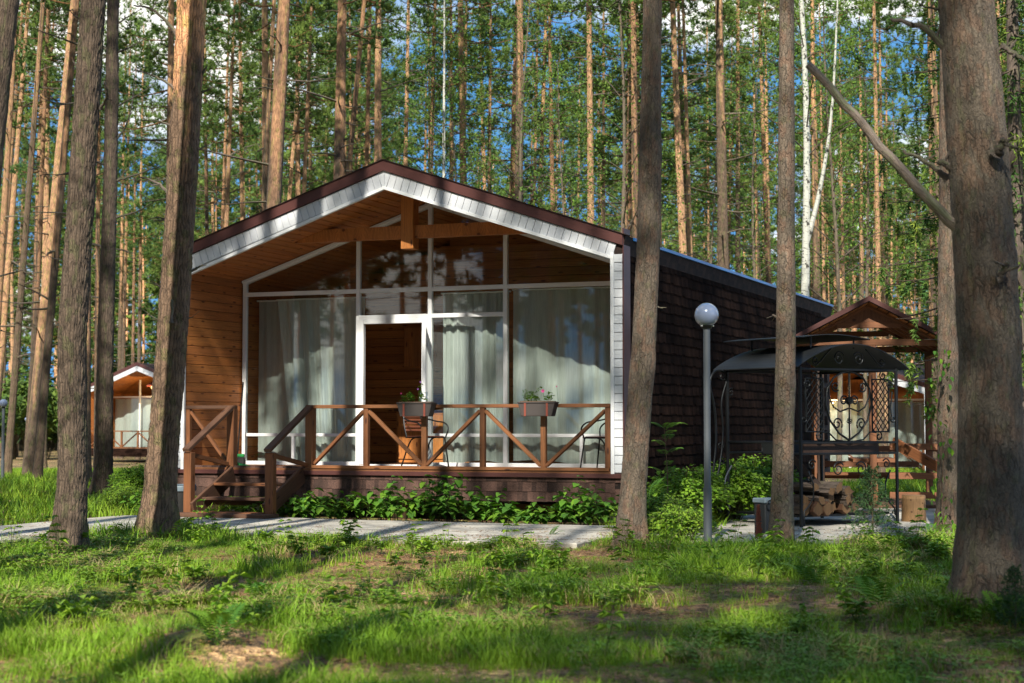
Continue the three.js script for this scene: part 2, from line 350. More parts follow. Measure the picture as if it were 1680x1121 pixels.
{
  const xs = [], zs = [];
  for (let x = -8; x <= 8.001; x += 0.12) xs.push(x);
  for (let s = 0.16, x = 8; x < 420; s *= 1.13) { x += s; xs.push(x); xs.unshift(-x); }
  for (let d = 6; d <= 24.001; d += 0.12) zs.push(d);
  for (let s = 0.16, d = 24; d < 520; s *= 1.09) { d += s; zs.push(d); }
  for (let s = 0.3, d = 6; d > -90; s *= 1.2) { d -= s; zs.unshift(d); }
  const p = [], uv = [], idx = [], n = xs.length;
  for (const d of zs) for (const x of xs) { p.push(x, groundY(x, -d) - (onPath(x, -d, -0.2) ? 0.03 : 0), -d); const r = 0.05 * (fbm(x * 0.3, d * 0.3, 4, 2)); uv.push(x / 4 + r, d / 4 + r * 2); }
  for (let j = 0; j < zs.length - 1; j++) for (let i = 0; i < n - 1; i++) { const a = j * n + i, b = a + n; idx.push(a, a + 1, b, b, a + 1, b + 1); }
  const g = new THREE.BufferGeometry();
  g.setAttribute('position', new THREE.Float32BufferAttribute(p, 3)); g.setAttribute('uv', new THREE.Float32BufferAttribute(uv, 2)); g.setIndex(idx); g.computeVertexNormals();
  structure('ground', g, M.soil);
}
{ // the concrete path and terrace: one cast slab with a worn, slightly wavy edge
  const out = [], R = rng(5);
  const dense = (L) => { const q = []; for (let i = 1; i < L.length; i++) { const n = Math.max(2, Math.ceil(Math.hypot(L[i][0] - L[i - 1][0], L[i][1] - L[i - 1][1]) / 0.25)); for (let k = 0; k < n; k++) { const t = k / n; q.push([lerp(L[i - 1][0], L[i][0], t), lerp(L[i - 1][1], L[i][1], t) + (R() - 0.5) * 0.035]); } } q.push(L[L.length - 1]); return q; };
  out.push(...dense(pathFront), ...dense(pathBack).reverse());
  const s = new THREE.Shape(out.map(([x, d]) => new THREE.Vector2(x, d)));
  const g = new THREE.ExtrudeGeometry(s, { depth: 0.12, bevelEnabled: true, bevelThickness: 0.012, bevelSize: 0.012, bevelSegments: 1 });
  g.rotateX(-Math.PI / 2); g.translate(0, -0.072, 0);
  const uv = g.attributes.uv; for (let i = 0; i < uv.count; i++) uv.setXY(i, uv.getX(i) / 2.3, uv.getY(i) / 2.3);
  structure('concrete_path', g, M.concrete);
}

// ---------------------------------------------------------------- the cabin
const W2 = 3.52, SL = 0.338, LEN = 14.4, DECK = 0.72, REC = 1.66, INNER = 3.352;
const ridgeX = -0.05, soffit = (x) => 4.755 - SL * Math.abs(x - ridgeX), roofTop = (x) => 5.13 - SL * Math.abs(x - ridgeX);
const ang = Math.atan(SL);
const cabin = thing('cabin', 'large gabled timber cabin with glazed front, porch and dark shingled side wall', 'cabin', [HOUSE.x, 0, HOUSE.z], HOUSE.turn);
const R0 = rng(11), pick = (a, R = R0) => a[Math.floor(R() * a.length)];

// toothed shingle strips, 1.2 m long
function shingleGeo(seed, len = 1.2, show = 0.149, tooth = 0.015) {
  const R = rng(seed), pts = [[0, show + 0.03]], n = 16;
  pts.push([len, show + 0.03]);
  for (let k = n; k > 0; k--) { const a = len * k / n - (k === n ? 0 : 0.004), b = len * (k - 1) / n + (k === 1 ? 0 : 0.004), y = -0.006 + (R() < 0.4 ? tooth : 0) + (R() - 0.5) * tooth * 0.5; pts.push([a, y], [b, y]); }
  const g = prism(pts, 0, 0.006);
  const p = g.attributes.position; // lower edge stands proud
  for (let i = 0; i < p.count; i++) p.setZ(i, p.getZ(i) + 0.012 * (1 - clamp(p.getY(i) / (show + 0.03))));
  g.computeVertexNormals(); return g;
}
const shingleVar = [1, 2, 3, 4, 5].map((s) => shingleGeo(s));
const skirtVar = [11, 12, 13].map((s) => shingleGeo(s, 1.2, 0.149, 0.006));
const shingleHalf = [7, 8].map((s) => shingleGeo(s, 0.6));

function cabinShell(c, detailed) {
  // side walls with inner face, floor, roof slabs
  const wallH = 3.9 - 0.3;
  for (const s of [-1, 1]) part(c, 'side_wall', cbox(0.12, wallH, LEN - 0.02, 'z', 0.003), M.roof, [s * 3.44, 0.3 + wallH / 2, -LEN / 2 - 0.01]);
  for (const s of [-1, 1]) {
    const e = 3.56, pts = [[ridgeX, 4.80], [s * 3.38, soffit(s * 3.38) + 0.045], [s * 3.5, soffit(s * 3.5) + 0.045], [s * e, roofTop(s * e) - 0.05], [s * e, roofTop(s * e)], [ridgeX, 5.13]];
    part(c, 'roof_slope', prism(s > 0 ? pts : pts.slice().reverse(), -LEN - 0.1, -0.002), M.roof);
  }
  part(c, 'back_wall', prism([[-3.38, 0.3], [3.38, 0.3], [3.38, soffit(3.38)], [ridgeX, 4.75], [-3.38, soffit(-3.38)]], -LEN, -LEN + 0.12), M.roof);
  part(c, 'floor_slab', cbox(6.74, 0.2, LEN - 0.2, 'z', 0.005), M.oldWood, [0, DECK - 0.135, -LEN / 2]);
}
cabinShell(cabin, true);
// gable fascia: upright white siding pieces under a brown metal verge
{
  const band = [];
  for (const s of [-1, 1]) {
    const x1 = s * 3.535, verge = [[ridgeX, 4.985], [x1, 4.985 - SL * Math.abs(x1 - ridgeX)], [x1, roofTop(x1) + 0.008], [ridgeX, 5.138]];
    const v = part(cabin, 'verge_flashing', prism(s > 0 ? verge : verge.slice().reverse(), 0.0, 0.052), M.brownMetal); void v;
    const cap = [[ridgeX, 5.14], [x1 * 1.012, roofTop(x1 * 1.012) + 0.01], [x1 * 1.012, roofTop(x1 * 1.012) + 0.02], [ridgeX, 5.15]];
    part(cabin, 'verge_cap', prism(s > 0 ? cap : cap.slice().reverse(), -0.3, 0.075), M.roof);
    const h = 0.205, n = 33, len = (INNER + 0.14 - 0) / Math.cos(ang), step = len / n;
    const pieces = [0, 1, 2].map((k) => cbox(step - 0.005, h, 0.02, 'y', 0.003, k));
    for (let k = 0; k < n; k++) {
      const t = (k + 0.5) * step, x = ridgeX + s * (t * Math.cos(ang) - (h / 2 + 0.008) * Math.sin(ang)), y = 4.985 - t * Math.sin(ang) - (h / 2 + 0.008) * Math.cos(ang);
      if (k === 0) { // clipped at the ridge
        const a = [[ridgeX + s * 0.002, 4.985], [ridgeX + s * step * Math.cos(ang), 4.985 - step * Math.sin(ang)], [ridgeX + s * (step - 0.007) * Math.cos(ang) - s * h * Math.sin(ang), 4.985 - step * Math.sin(ang) - h * Math.cos(ang)], [ridgeX + s * 0.002, 4.985 - 0.235]];
        part(cabin, 'siding_panel', prism(s > 0 ? a.slice().reverse() : a, 0.0, 0.018), M.white[0]); continue;
      }
      part(cabin, 'siding_panel', pieces[k % 3], pick(M.white), [x, y, 0.01 + (R0() - 0.5) * 0.002], [0, 0, -s * ang]);
    }
    // bottom trim of the fascia
    const t0 = len, A = [ridgeX, 4.985 - 0.222 / Math.cos(ang)], B = [ridgeX + s * (INNER + 0.05 * s - ridgeX * s), 4.985 - SL * (INNER) - 0.222 / Math.cos(ang)]; void t0;
    const tr = [[A[0], A[1] + 0.012], [B[0], B[1] + 0.012], [B[0], B[1] - 0.034], [A[0], A[1] - 0.034]];
    part(cabin, 'fascia_trim', prism(s > 0 ? tr.slice().reverse() : tr, -0.03, 0.03), M.frame);
    part(cabin, 'fascia_backing', prism((s > 0 ? (q) => q.slice().reverse() : (q) => q)([[ridgeX, 4.99], [s * 3.5, 4.99 - SL * (3.5 + s * -ridgeX)], [s * 3.5, 4.72 - SL * (3.5 + s * -ridgeX)], [ridgeX, 4.75]]), -0.028, -0.003), M.backing);
    // corner strip of short horizontal pieces
    const y0 = DECK - 0.02, y1 = 3.66, m = 25, st = (y1 - y0) / m, pc = [0, 1, 2].map((k) => cbox(0.118, st - 0.009, 0.02, 'x', 0.003, k));
    part(cabin, 'corner_backing', cbox(0.17, 2.98, 0.02, 'y', 0.002), M.backing, [s * 3.436, (y0 + y1) / 2, -0.013]);
    for (let k = 0; k < m; k++) part(cabin, 'siding_panel', pc[k % 3], pick(M.white), [s * 3.462, y0 + (k + 0.5) * st, 0.008 + (R0() - 0.5) * 0.002]);
    part(cabin, 'corner_trim', cbox(0.05, 3.0, 0.05, 'y', 0.004), M.frame, [s * 3.377, (y0 + y1) / 2, 0.002]);
    part(cabin, 'corner_flashing', cbox(0.018, 3.32, 0.3, 'y', 0.004), M.brownMetal, [s * 3.533, DECK - 0.03 + 1.66, -0.13]);
    if (s > 0) { part(cabin, 'eave_flashing', cbox(0.03, 0.045, LEN - 0.3, 'z', 0.003), M.blueFilm, [3.572, roofTop(3.57) - 0.02, -LEN / 2 - 0.2]); }
  }
}
// shingles on the side wall that faces the terrace
{
  let made = 0;
  for (let row = 23; row >= 0; row--) {
    const y = 0.31 + row * 0.149, shift = (row % 2) * 0.6;
    for (let k = -1; k < 12; k++) {
      let z = -0.28 - shift - k * 1.2, geo = pick(shingleVar);
      if (k === -1) { if (!shift) continue; z = -0.28; geo = pick(shingleHalf); }
      if (z - 1.2 < -LEN + 0.02 - 0.25) continue;
      const m = part(cabin, 'shingle', geo, pick(M.shingle), [3.502, y, z], [0, Math.PI / 2, 0]); made++; void m;
    }
  }
}
// skirt of shingles below the deck
for (let row = 0; row < 3; row++) for (let k = 0; k < 6; k++) {
  const x = -3.5 + k * 1.2 - (row % 2) * 0.3;
  part(cabin, 'shingle', pick(skirtVar), M.skirt[(k + row) % 2], [clamp(x, -3.55, 2.34), 0.3 + row * 0.135, -0.02]);
}
part(cabin, 'skirt_board', cbox(7.0, 0.4, 0.03, 'x', 0.003), M.oldWood, [0, 0.5, -0.045]);
part(cabin, 'drip_board', cbox(7.0, 0.06, 0.05, 'x', 0.003), M.brownMetal, [0, DECK - 0.062, 0.012]);
for (const x of [-3.1, -1.6, 0, 1.6, 3.1]) for (const z of [-0.5, -4, -8, -13.6]) part(cabin, 'pier', cbox(0.25, 0.62, 0.25, 'y', 0.01), M.concrete, [x, 0.2, z]);
part(cabin, 'ledger_board', cbox(6.6, 0.1, 0.05, 'x', 0.004), M.oldWood, [0.2, 0.2, -0.3]);
// porch deck boards
for (let k = 0; k < 13; k++) part(cabin, 'deck_board', cbox(6.7, 0.035, 0.125, 'x', 0.004, k % 4), M.rail[1], [0, DECK - 0.018, -0.04 - k * 0.13]);
// porch side walls and ceiling, planked
{
  const bh = 0.14;
  for (const s of [-1, 1]) {
    for (let k = 0; k < 21; k++) {
      const y = DECK + (k + 0.5) * bh; if (y > soffit(3.37)) break;
      part(cabin, 'wall_board', cbox(0.02, bh - 0.006, 5.4, 'z', 0.005, k % 5), pick(M.stain), [s * 3.37, y, -2.72]);
    }
    const n = 26, slope = (3.36) / Math.cos(ang), st = slope / n;
    for (let k = 0; k < n; k++) {
      const t = (k + 0.5) * st, x = ridgeX + s * t * Math.cos(ang), y = 4.755 - t * Math.sin(ang) + 0.01;
      part(cabin, 'soffit_board', cbox(st - 0.006, 0.02, 5.4, 'z', 0.005, k % 5), pick(M.stain), [x, y, -2.74], [0, 0, -s * ang]);
    }
  }
  // back wall of the room
  for (let k = 0; k < 28; k++) {
    const y = DECK + (k + 0.5) * bh, half = y < 3.55 ? 3.35 : Math.max(0.1, (4.74 - y) / SL);
    if (y > 4.66) break;
    part(cabin, 'wall_board', cbox(half * 2, bh - 0.006, 0.03, 'x', 0.005, k % 5), pick(M.stain), [0, y, -4.32]);
  }
  for (let k = 0; k < 20; k++) part(cabin, 'floor_board', cbox(6.66, 0.02, 0.18, 'x', 0.004, k % 4), M.oldWood, [0, DECK - 0.012, -1.83 - k * 0.185]);
}
// collar tie and king post under the porch roof
{
  const z = -0.88;
  part(cabin, 'tie_beam', prism([[-1.98, 4.1], [1.9, 4.1], [1.38, 4.285], [-1.48, 4.285]], z - 0.07, z + 0.07), M.stain[0]);
  part(cabin, 'king_post', cbox(0.2, 0.82, 0.2, 'y', 0.006), M.stain[2], [ridgeX, 4.345, z + 0.03]);
}

// ---- glazed front
const ZG = -REC;
{
  const rake = (x) => soffit(x) - 0.015;
  const U = [-INNER + 0.02, -1.292, -0.076, 1.157, INNER - 0.02], T = [DECK + 0.03, 1.19, 3.0, 3.41];
  const fw = 0.065, fd = 0.07;
  for (const [i, x] of U.entries()) { const top = rake(x) - 0.01, xx = i === 0 ? x + fw / 2 : i === 4 ? x - fw / 2 : x; part(cabin, 'mullion', cbox(fw, top - DECK, fd, 'y', 0.005), M.frame, [xx, (DECK + top) / 2, ZG]); }
  const seg = (a, b, y, h = fw, name = 'transom') => part(cabin, name, cbox(Math.abs(b - a), h, fd - 0.006, 'x', 0.005), M.frame, [(a + b) / 2, y, ZG]);
  const E = fw / 2, L = [U[0] + fw, U[1] - E], D = [U[1] + E, U[2] - E], C = [U[2] + E, U[3] - E], Rr = [U[3] + E, U[4] - fw];
  for (const b of [L, D, C, Rr]) seg(b[0], b[1], T[3]);
  seg(D[0], D[1], T[2]); seg(C[0], C[1], T[2]);
  for (const b of [L, C, Rr]) { seg(b[0], b[1], T[1], 0.05); seg(b[0], b[1], DECK + 0.03, 0.06, 'sill'); }
  seg(D[0], D[1], DECK + 0.012, 0.024, 'threshold');
  for (const x of [-2.42, 2.35]) part(cabin, 'mullion', cbox(0.05, 1.19 - DECK - 0.085, fd - 0.008, 'y', 0.005), M.frame, [x, (DECK + 0.06 + 1.165) / 2, ZG]);
  // raked head frame
  for (const s of [-1, 1]) {
    const a = [[ridgeX, rake(ridgeX)], [s * (INNER - 0.02), rake(s * (INNER - 0.02))], [s * (INNER - 0.02), rake(s * (INNER - 0.02)) - 0.075], [ridgeX, rake(ridgeX) - 0.075]];
    part(cabin, 'raked_head', prism(s > 0 ? a.slice().reverse() : a, ZG - fd / 2 + 0.002, ZG + fd / 2 - 0.002), M.frame);
    const b = a.map(([x, y], i) => [x, i < 2 ? y - 0.004 : y + 0.035]);
    part(cabin, 'head_bead', prism(s > 0 ? b.slice().reverse() : b, ZG + fd / 2 - 0.002, ZG + fd / 2 + 0.03), M.frame);
  }
  // panes
  const pane = (a, b, y0, y1) => part(cabin, 'pane', cbox(b - a, y1 - y0, 0.006, 'y', 0.001), M.glass, [(a + b) / 2, (y0 + y1) / 2, ZG]);
  for (const b of [L, C, Rr]) {
    const mid = b === L ? -2.42 : b === Rr ? 2.35 : null, cuts = mid ? [[b[0], mid - 0.025], [mid + 0.025, b[1]]] : [b];
    for (const q of cuts) pane(q[0], q[1], DECK + 0.06, 1.165);
    if (b === C) { pane(b[0], b[1], 1.215, T[2] - E); pane(b[0], b[1], T[2] + E, T[3] - E); } else pane(b[0], b[1], 1.215, T[3] - E);
  }
  pane(D[0], D[1], T[2] + E, T[3] - E);
  for (const b of [L, D, C, Rr]) {
    const yt = (x) => rake(x) - 0.075, pts = [[b[0], T[3] + E], [b[1], T[3] + E], [b[1], yt(b[1])]];
    if (b[0] < ridgeX && b[1] > ridgeX) pts.push([ridgeX, yt(ridgeX)]);
    pts.push([b[0], Math.max(T[3] + E + 0.001, yt(b[0]))]);
    part(cabin, 'pane', prism(pts, ZG - 0.003, ZG + 0.003), M.glass);
  }
  // door: fixed frame and a leaf that stands open towards the porch
  for (const [x, s] of [[D[0], 1], [D[1], -1]]) part(cabin, 'door_frame', cbox(0.07, T[2] - E - DECK - 0.024, 0.08, 'y', 0.005), M.frame, [x + s * 0.036, (DECK + 0.024 + T[2] - E) / 2, ZG + 0.006]);
  part(cabin, 'door_frame', cbox(D[1] - D[0] - 0.145, 0.07, 0.08, 'x', 0.005), M.frame, [(D[0] + D[1]) / 2, T[2] - E - 0.036, ZG + 0.006]);
  const hinge = sub(cabin, 'door'); hinge.position.set(D[1] - 0.06, DECK + 0.03, ZG + 0.055); hinge.rotation.y = 115 * Math.PI / 180;
  const dw = 0.98, dh = T[2] - E - DECK - 0.11;
  for (const x of [-0.05, -dw + 0.05]) part(hinge, 'stile', cbox(0.1, dh, 0.055, 'y', 0.005), M.frame, [x, dh / 2, 0]);
  for (const y of [0.06, dh - 0.06]) part(hinge, 'rail', cbox(dw - 0.2, 0.12, 0.053, 'x', 0.005), M.frame, [-dw / 2, y, 0]);
  part(hinge, 'pane', cbox(dw - 0.2, dh - 0.24, 0.006, 'y', 0.001), M.glass, [-dw / 2, dh / 2, 0]);
  for (const z of [-0.06, 0.06]) { part(hinge, 'handle', cbox(0.13, 0.022, 0.02, 'x', 0.004), M.frame, [-dw + 0.1, 1.0, z]); part(hinge, 'handle_plate', cbox(0.035, 0.2, 0.07, 'y', 0.004), M.pale, [-dw + 0.045, 0.98, z * 0.35]); }
}
// ---- porch railing and steps
{
  const z = -0.055, rail = sub(cabin, 'porch_railing'), top = 1.635;
  const posts = [-1.254, -0.35, 0.562, 1.455, 2.361, 3.294];
  for (const [k, x] of posts.entries()) part(rail, 'post', cbox(k === 0 ? 0.12 : 0.075, top - 0.05 - DECK, k === 0 ? 0.12 : 0.075, 'y', 0.005, k), M.rail[k % 2], [x, (top - 0.05 + DECK) / 2, z]);
  bar(rail, 'top_rail', [posts[0] - 0.06, top - 0.025, z], [1.0, top - 0.025, z], 0.1, 0.05, M.rail[0]);
  bar(rail, 'top_rail', [1.004, top - 0.025, z], [3.33, top - 0.025, z], 0.1, 0.05, M.rail[1], V(0, 1, 0), 2);
  for (let k = 0; k < 5; k++) {
    const a = posts[k] + (k === 0 ? 0.065 : 0.04), b = posts[k + 1] - 0.04, up = k % 2 === 0;
    bar(rail, 'brace', [a, up ? DECK + 0.065 : top - 0.09, z + 0.002], [b, up ? top - 0.09 : DECK + 0.065, z + 0.002], 0.045, 0.075, M.rail[(k + 1) % 2], V(0, 0, 1), k);
  }
  bar(rail, 'bottom_rail', [posts[0] + 0.06, DECK + 0.022, z + 0.03], [3.33, DECK + 0.022, z + 0.03], 0.13, 0.045, M.rail[0], V(0, 1, 0), 3);
  // short stretch beside the steps
  const q = [-3.31, -2.566];
  for (const [k, x] of q.entries()) part(rail, 'post', cbox(k ? 0.12 : 0.07, top - 0.05 - DECK, k ? 0.12 : 0.07, 'y', 0.005, k + 7), M.rail[1], [x, (top - 0.05 + DECK) / 2, z]);
  bar(rail, 'top_rail', [-3.345, top - 0.025, z], [-2.506, top - 0.025, z], 0.1, 0.05, M.oldWood);
  bar(rail, 'brace', [q[0] + 0.04, top - 0.09, z], [q[1] - 0.065, DECK + 0.06, z], 0.045, 0.07, M.rail[1], V(0, 0, 1));
  const steps = sub(cabin, 'porch_steps'), run = 1.1, g = 0.06;
  for (const x of [-2.566, -1.254]) {
    const sgn = x < -2 ? 1 : -1;
    part(steps, 'newel_post', cbox(0.12, 0.9, 0.12, 'y', 0.006, x), M.rail[1], [x, g + 0.45, run]);
    bar(steps, 'handrail', [x, top - 0.03, -0.02], [x, g + 0.93, run + 0.1], 0.11, 0.05, M.oldWood);
    bar(steps, 'brace', [x, g + 0.86, run - 0.07], [x, DECK + 0.05, 0.06], 0.045, 0.06, M.rail[1]);
    bar(steps, 'stringer', [x + sgn * 0.075, DECK - 0.09, 0.03], [x + sgn * 0.075, g + 0.08, run + 0.02], 0.045, 0.24, M.oldWood);
  }
  for (let k = 0; k < 4; k++) {
    const y = DECK - 0.03 - k * 0.195, zz = 0.13 + k * 0.31;
    if (k === 0) continue;
    part(steps, 'tread', cbox(1.12, 0.04, 0.3, 'x', 0.005, k), k % 2 ? M.rail[1] : M.oldWood, [-1.91, y, zz + 0.02]);
  }
  part(steps, 'base_board', cbox(1.5, 0.055, 0.36, 'x', 0.006), M.oldWood, [-1.91, g + 0.028, run + 0.1]);
}
// ---- curtains behind the glass, each a thing of its own
function curtain(label, x0, x1, y0, y1, zc, waves, amp, seed, hemRise, gather = 0, mat = M.curtain) {
  const R = rng(seed), n = Math.max(40, Math.round((x1 - x0) * 70)), rows = 24, p = [], uv = [], idx = [], ph = R() * 6, ph2 = R() * 6;
  for (let j = 0; j <= rows; j++) for (let i = 0; i <= n; i++) {
    const u = i / n, v = j / rows, taper = 1 - gather * (1 - v) * (1 - u * 0.2) * 0.9;
    const x = x1 - (x1 - x0) * (1 - u) * (gather ? taper : 1);
    const w = Math.sin(u * waves * 6.28 + ph + 0.5 * Math.sin(v * 2 + ph2)) + 0.45 * Math.sin(u * waves * 2.3 * 6.28 + ph2 + v) + 0.35 * Math.sin(u * waves * 0.37 * 6.28 + ph);
    const hem = hemRise * (0.5 + 0.5 * Math.sin(u * 7 + ph));
    p.push(x, lerp(y0 + hem, y1, v), zc + amp * w * (0.75 + 0.25 * (1 - v))); uv.push(u * (x1 - x0) * 2, v * 3);
  }
  for (let j = 0; j < rows; j++) for (let i = 0; i < n; i++) { const a = j * (n + 1) + i, b = a + n + 1; idx.push(a, a + 1, b, b, a + 1, b + 1); }
  const g = new THREE.BufferGeometry(); g.setAttribute('position', new THREE.Float32BufferAttribute(p, 3)); g.setAttribute('uv', new THREE.Float32BufferAttribute(uv, 2)); g.setIndex(idx); g.computeVertexNormals();
  const t = thing('curtain', label, 'curtain', [HOUSE.x, 0, HOUSE.z], HOUSE.turn);
  part(t, 'fabric', g, mat);
  part(t, 'curtain_rod', rod([V(x0 - 0.03, y1 + 0.015, zc), V(x1 + 0.03, y1 + 0.015, zc)], 0.014, 8), M.frame);
}
curtain('sheer curtain swept aside behind the pane between steps and door', -2.85, -1.3, DECK + 0.02, 3.32, ZG - 0.25, 6, 0.035, 21, 0.02, 0.22);
curtain('thin flat sheer curtain against the wooden side of the room', -3.28, -2.2, DECK + 0.02, 3.32, ZG - 0.38, 4, 0.02, 25, 0.02, 0, M.sheer);
curtain('pleated grey-white curtain in the narrow bay beside the open door', 0.03, 1.12, DECK + 0.04, 3.34, ZG - 0.22, 7, 0.03, 22, 0.05, 0);
curtain('wide smooth grey-white curtain behind the chair and the window box with the tall flower', 1.2, 3.28, DECK + 0.04, 3.36, ZG - 0.22, 5, 0.026, 23, 0.06, 0);
// kitchen unit seen through the open door
{
  const [x, z] = fromHouse(-0.75, -4.02), t = thing('wooden_cupboard', 'wooden kitchen cupboard seen through the open cabin door', 'cupboard', [x, DECK, z], HOUSE.turn);
  part(t, 'carcass', cbox(1.8, 0.85, 0.5, 'x', 0.006), M.stain[2], [0, 0.425, 0]);
  part(t, 'worktop', cbox(1.86, 0.04, 0.56, 'x', 0.006), M.oldWood, [0, 0.872, 0.01]);
  for (const k of [-1, 0, 1]) { const d = part(t, 'door', cbox(0.56, 0.72, 0.02, 'y', 0.006, k), M.stain[2], [k * 0.59, 0.42, 0.262]); part(d, 'handle', cbox(0.02, 0.12, 0.02, 'y', 0.004), M.frame, [0.22, 0.18, 0.02]); }
  const [xs2, zs2] = fromHouse(-1.02, -4.3), sw = thing('wall_cabinet', 'wooden wall cupboard hung above the kitchen worktop', 'cupboard', [xs2, 2.3, zs2], HOUSE.turn);
  part(sw, 'carcass', cbox(1.2, 0.7, 0.3, 'x', 0.006), M.stain[0], [0, 0.35, 0.16]);
  for (const k of [-0.5, 0.5]) part(sw, 'door', cbox(0.57, 0.66, 0.02, 'y', 0.006, k), M.stain[3], [k * 0.6, 0.35, 0.321]);
}
// ---------------------------------------------------------------- things on and round the porch
function leafGeo(w = 0.55, fold = 0.12, droop = 0.25) { // unit-long leaf along +z, folded on its midrib
  const m = new Mesher(), ring = [[0, 0.02], [0.18, 0.62], [0.42, 1], [0.7, 0.72], [1, 0]], c = [1, 1, 1];
  const row = ring.map(([t, k]) => { const y = -droop * t * t; return [m.vert(-w / 2 * k, y + fold * k, t, c), m.vert(0, y, t, c), m.vert(w / 2 * k, y + fold * k, t, c)]; });
  for (let i = 0; i < 4; i++) for (let j = 0; j < 2; j++) { const a = row[i][j], b = row[i][j + 1], d = row[i + 1][j], e = row[i + 1][j + 1]; m.i.push(a, b, d, d, b, e); }
  return m.geometry();
}
const leafG = [leafGeo(), leafGeo(0.62, 0.08, 0.4), leafGeo(0.48, 0.16, 0.1), leafGeo(0.7, 0.1, 0.3)];
const narrowG = [leafGeo(0.3, 0.1, 0.3), leafGeo(0.26, 0.14, 0.5)];

function windowBox(label, a, seed, flowers) {
  const [x, z] = fromHouse(a, 0.085), t = thing('window_box', label, 'planter', [x, 1.475, z], HOUSE.turn, undefined), R = rng(seed);
  const w = 0.52, w0 = 0.43, h = 0.165, d = 0.16;
  const s = new THREE.Shape([[-w0 / 2, 0], [w0 / 2, 0], [w / 2, h], [-w / 2, h]].map((p) => new THREE.Vector2(...p)));
  const g = new THREE.ExtrudeGeometry(s, { depth: d - 0.02, bevelEnabled: true, bevelThickness: 0.01, bevelSize: 0.01, bevelSegments: 2 }); g.translate(0, 0.0, -d / 2 + 0.01);
  part(t, 'trough', g, M.troughGrey);
  part(t, 'rim', cbox(w + 0.03, 0.02, d + 0.025, 'x', 0.006), M.troughGrey, [0, h + 0.012, 0]);
  part(t, 'soil', cbox(w - 0.03, 0.012, d - 0.03, 'x', 0.003), M.cone, [0, h + 0.026, 0]);
  for (const k of [-0.16, 0.16]) part(t, 'strap', cbox(0.03, h + 0.02, 0.008, 'y', 0.002), M.strap, [k, h / 2, d / 2 + 0.006], [0, 0, 0]);
  for (const k of [-0.2, 0.2]) part(t, 'hook', rod([V(k, h + 0.01, -0.09), V(k, h + 0.02, -0.13), V(k, h + 0.01, -0.19)], 0.006, 5, 6), M.black);
  const stems = new Mesher();
  for (let k = 0; k < 17; k++) {
    const bx = (R() - 0.5) * w * 0.9, bz = (R() - 0.5) * 0.08, hh = 0.06 + R() * 0.1 + (k === 0 ? 0.12 : 0), lx = (R() - 0.5) * 0.12, top = V(bx + lx + (k === 0 ? 0.06 : 0), h + 0.03 + hh, bz + (R() - 0.3) * 0.1);
    stems.tube(curve([V(bx, h + 0.03, bz), V(bx + lx * 0.3, h + 0.03 + hh * 0.5, bz), top], 4), 0.003, 0.002, [0.09, 0.16, 0.03], 4);
    for (let q = 0; q < 9; q++) {
      const f = 0.25 + 0.75 * R(), m = part(t, 'leaf', pick(leafG, R), R() < 0.6 ? M.leafB : M.leafA, [lerp(bx, top.x, f), h + 0.03 + hh * f, lerp(bz, top.z, f)], [-(R() * 0.9 - 0.2), R() * 6.28, 0]);
      m.scale.setScalar(0.03 + R() * 0.025);
    }
  }
  part(t, 'stems', stems.geometry(), M.leaves);
  for (const [fx, fy, r, mat] of flowers) {
    const f = part(t, 'flower', (() => { const m = new Mesher(); for (let k = 0; k < 6; k++) { const a = k / 6 * 6.28, b = a + 1.1; m.tri([0, 0, 0.012], [Math.cos(a) * r, Math.sin(a) * r, 0.03], [Math.cos(b) * r, Math.sin(b) * r, 0.028], [1, 1, 1]); } return m.geometry(); })(), mat, [fx, h + fy, 0.07]);
    f.rotation.set(-0.3, 0.2, 0);
    part(t, 'flower_stalk', rod([V(fx, h + 0.03, 0.02), V(fx, h + fy * 0.6, 0.05), V(fx, h + fy, 0.072)], 0.0022, 4, 5), M.leafA);
  }
}
windowBox('grey flower trough on the porch rail beside the open door', 0.5, 31, [[-0.2, 0.14, 0.013, M.petal], [0.1, 0.3, 0.014, M.petalPale], [0.06, 0.2, 0.013, M.petalPale]]);
windowBox('grey flower trough on the porch rail with one large pink bloom', 2.33, 32, [[0.1, 0.16, 0.026, M.petal], [0.3, 0.22, 0.012, M.petal]]);

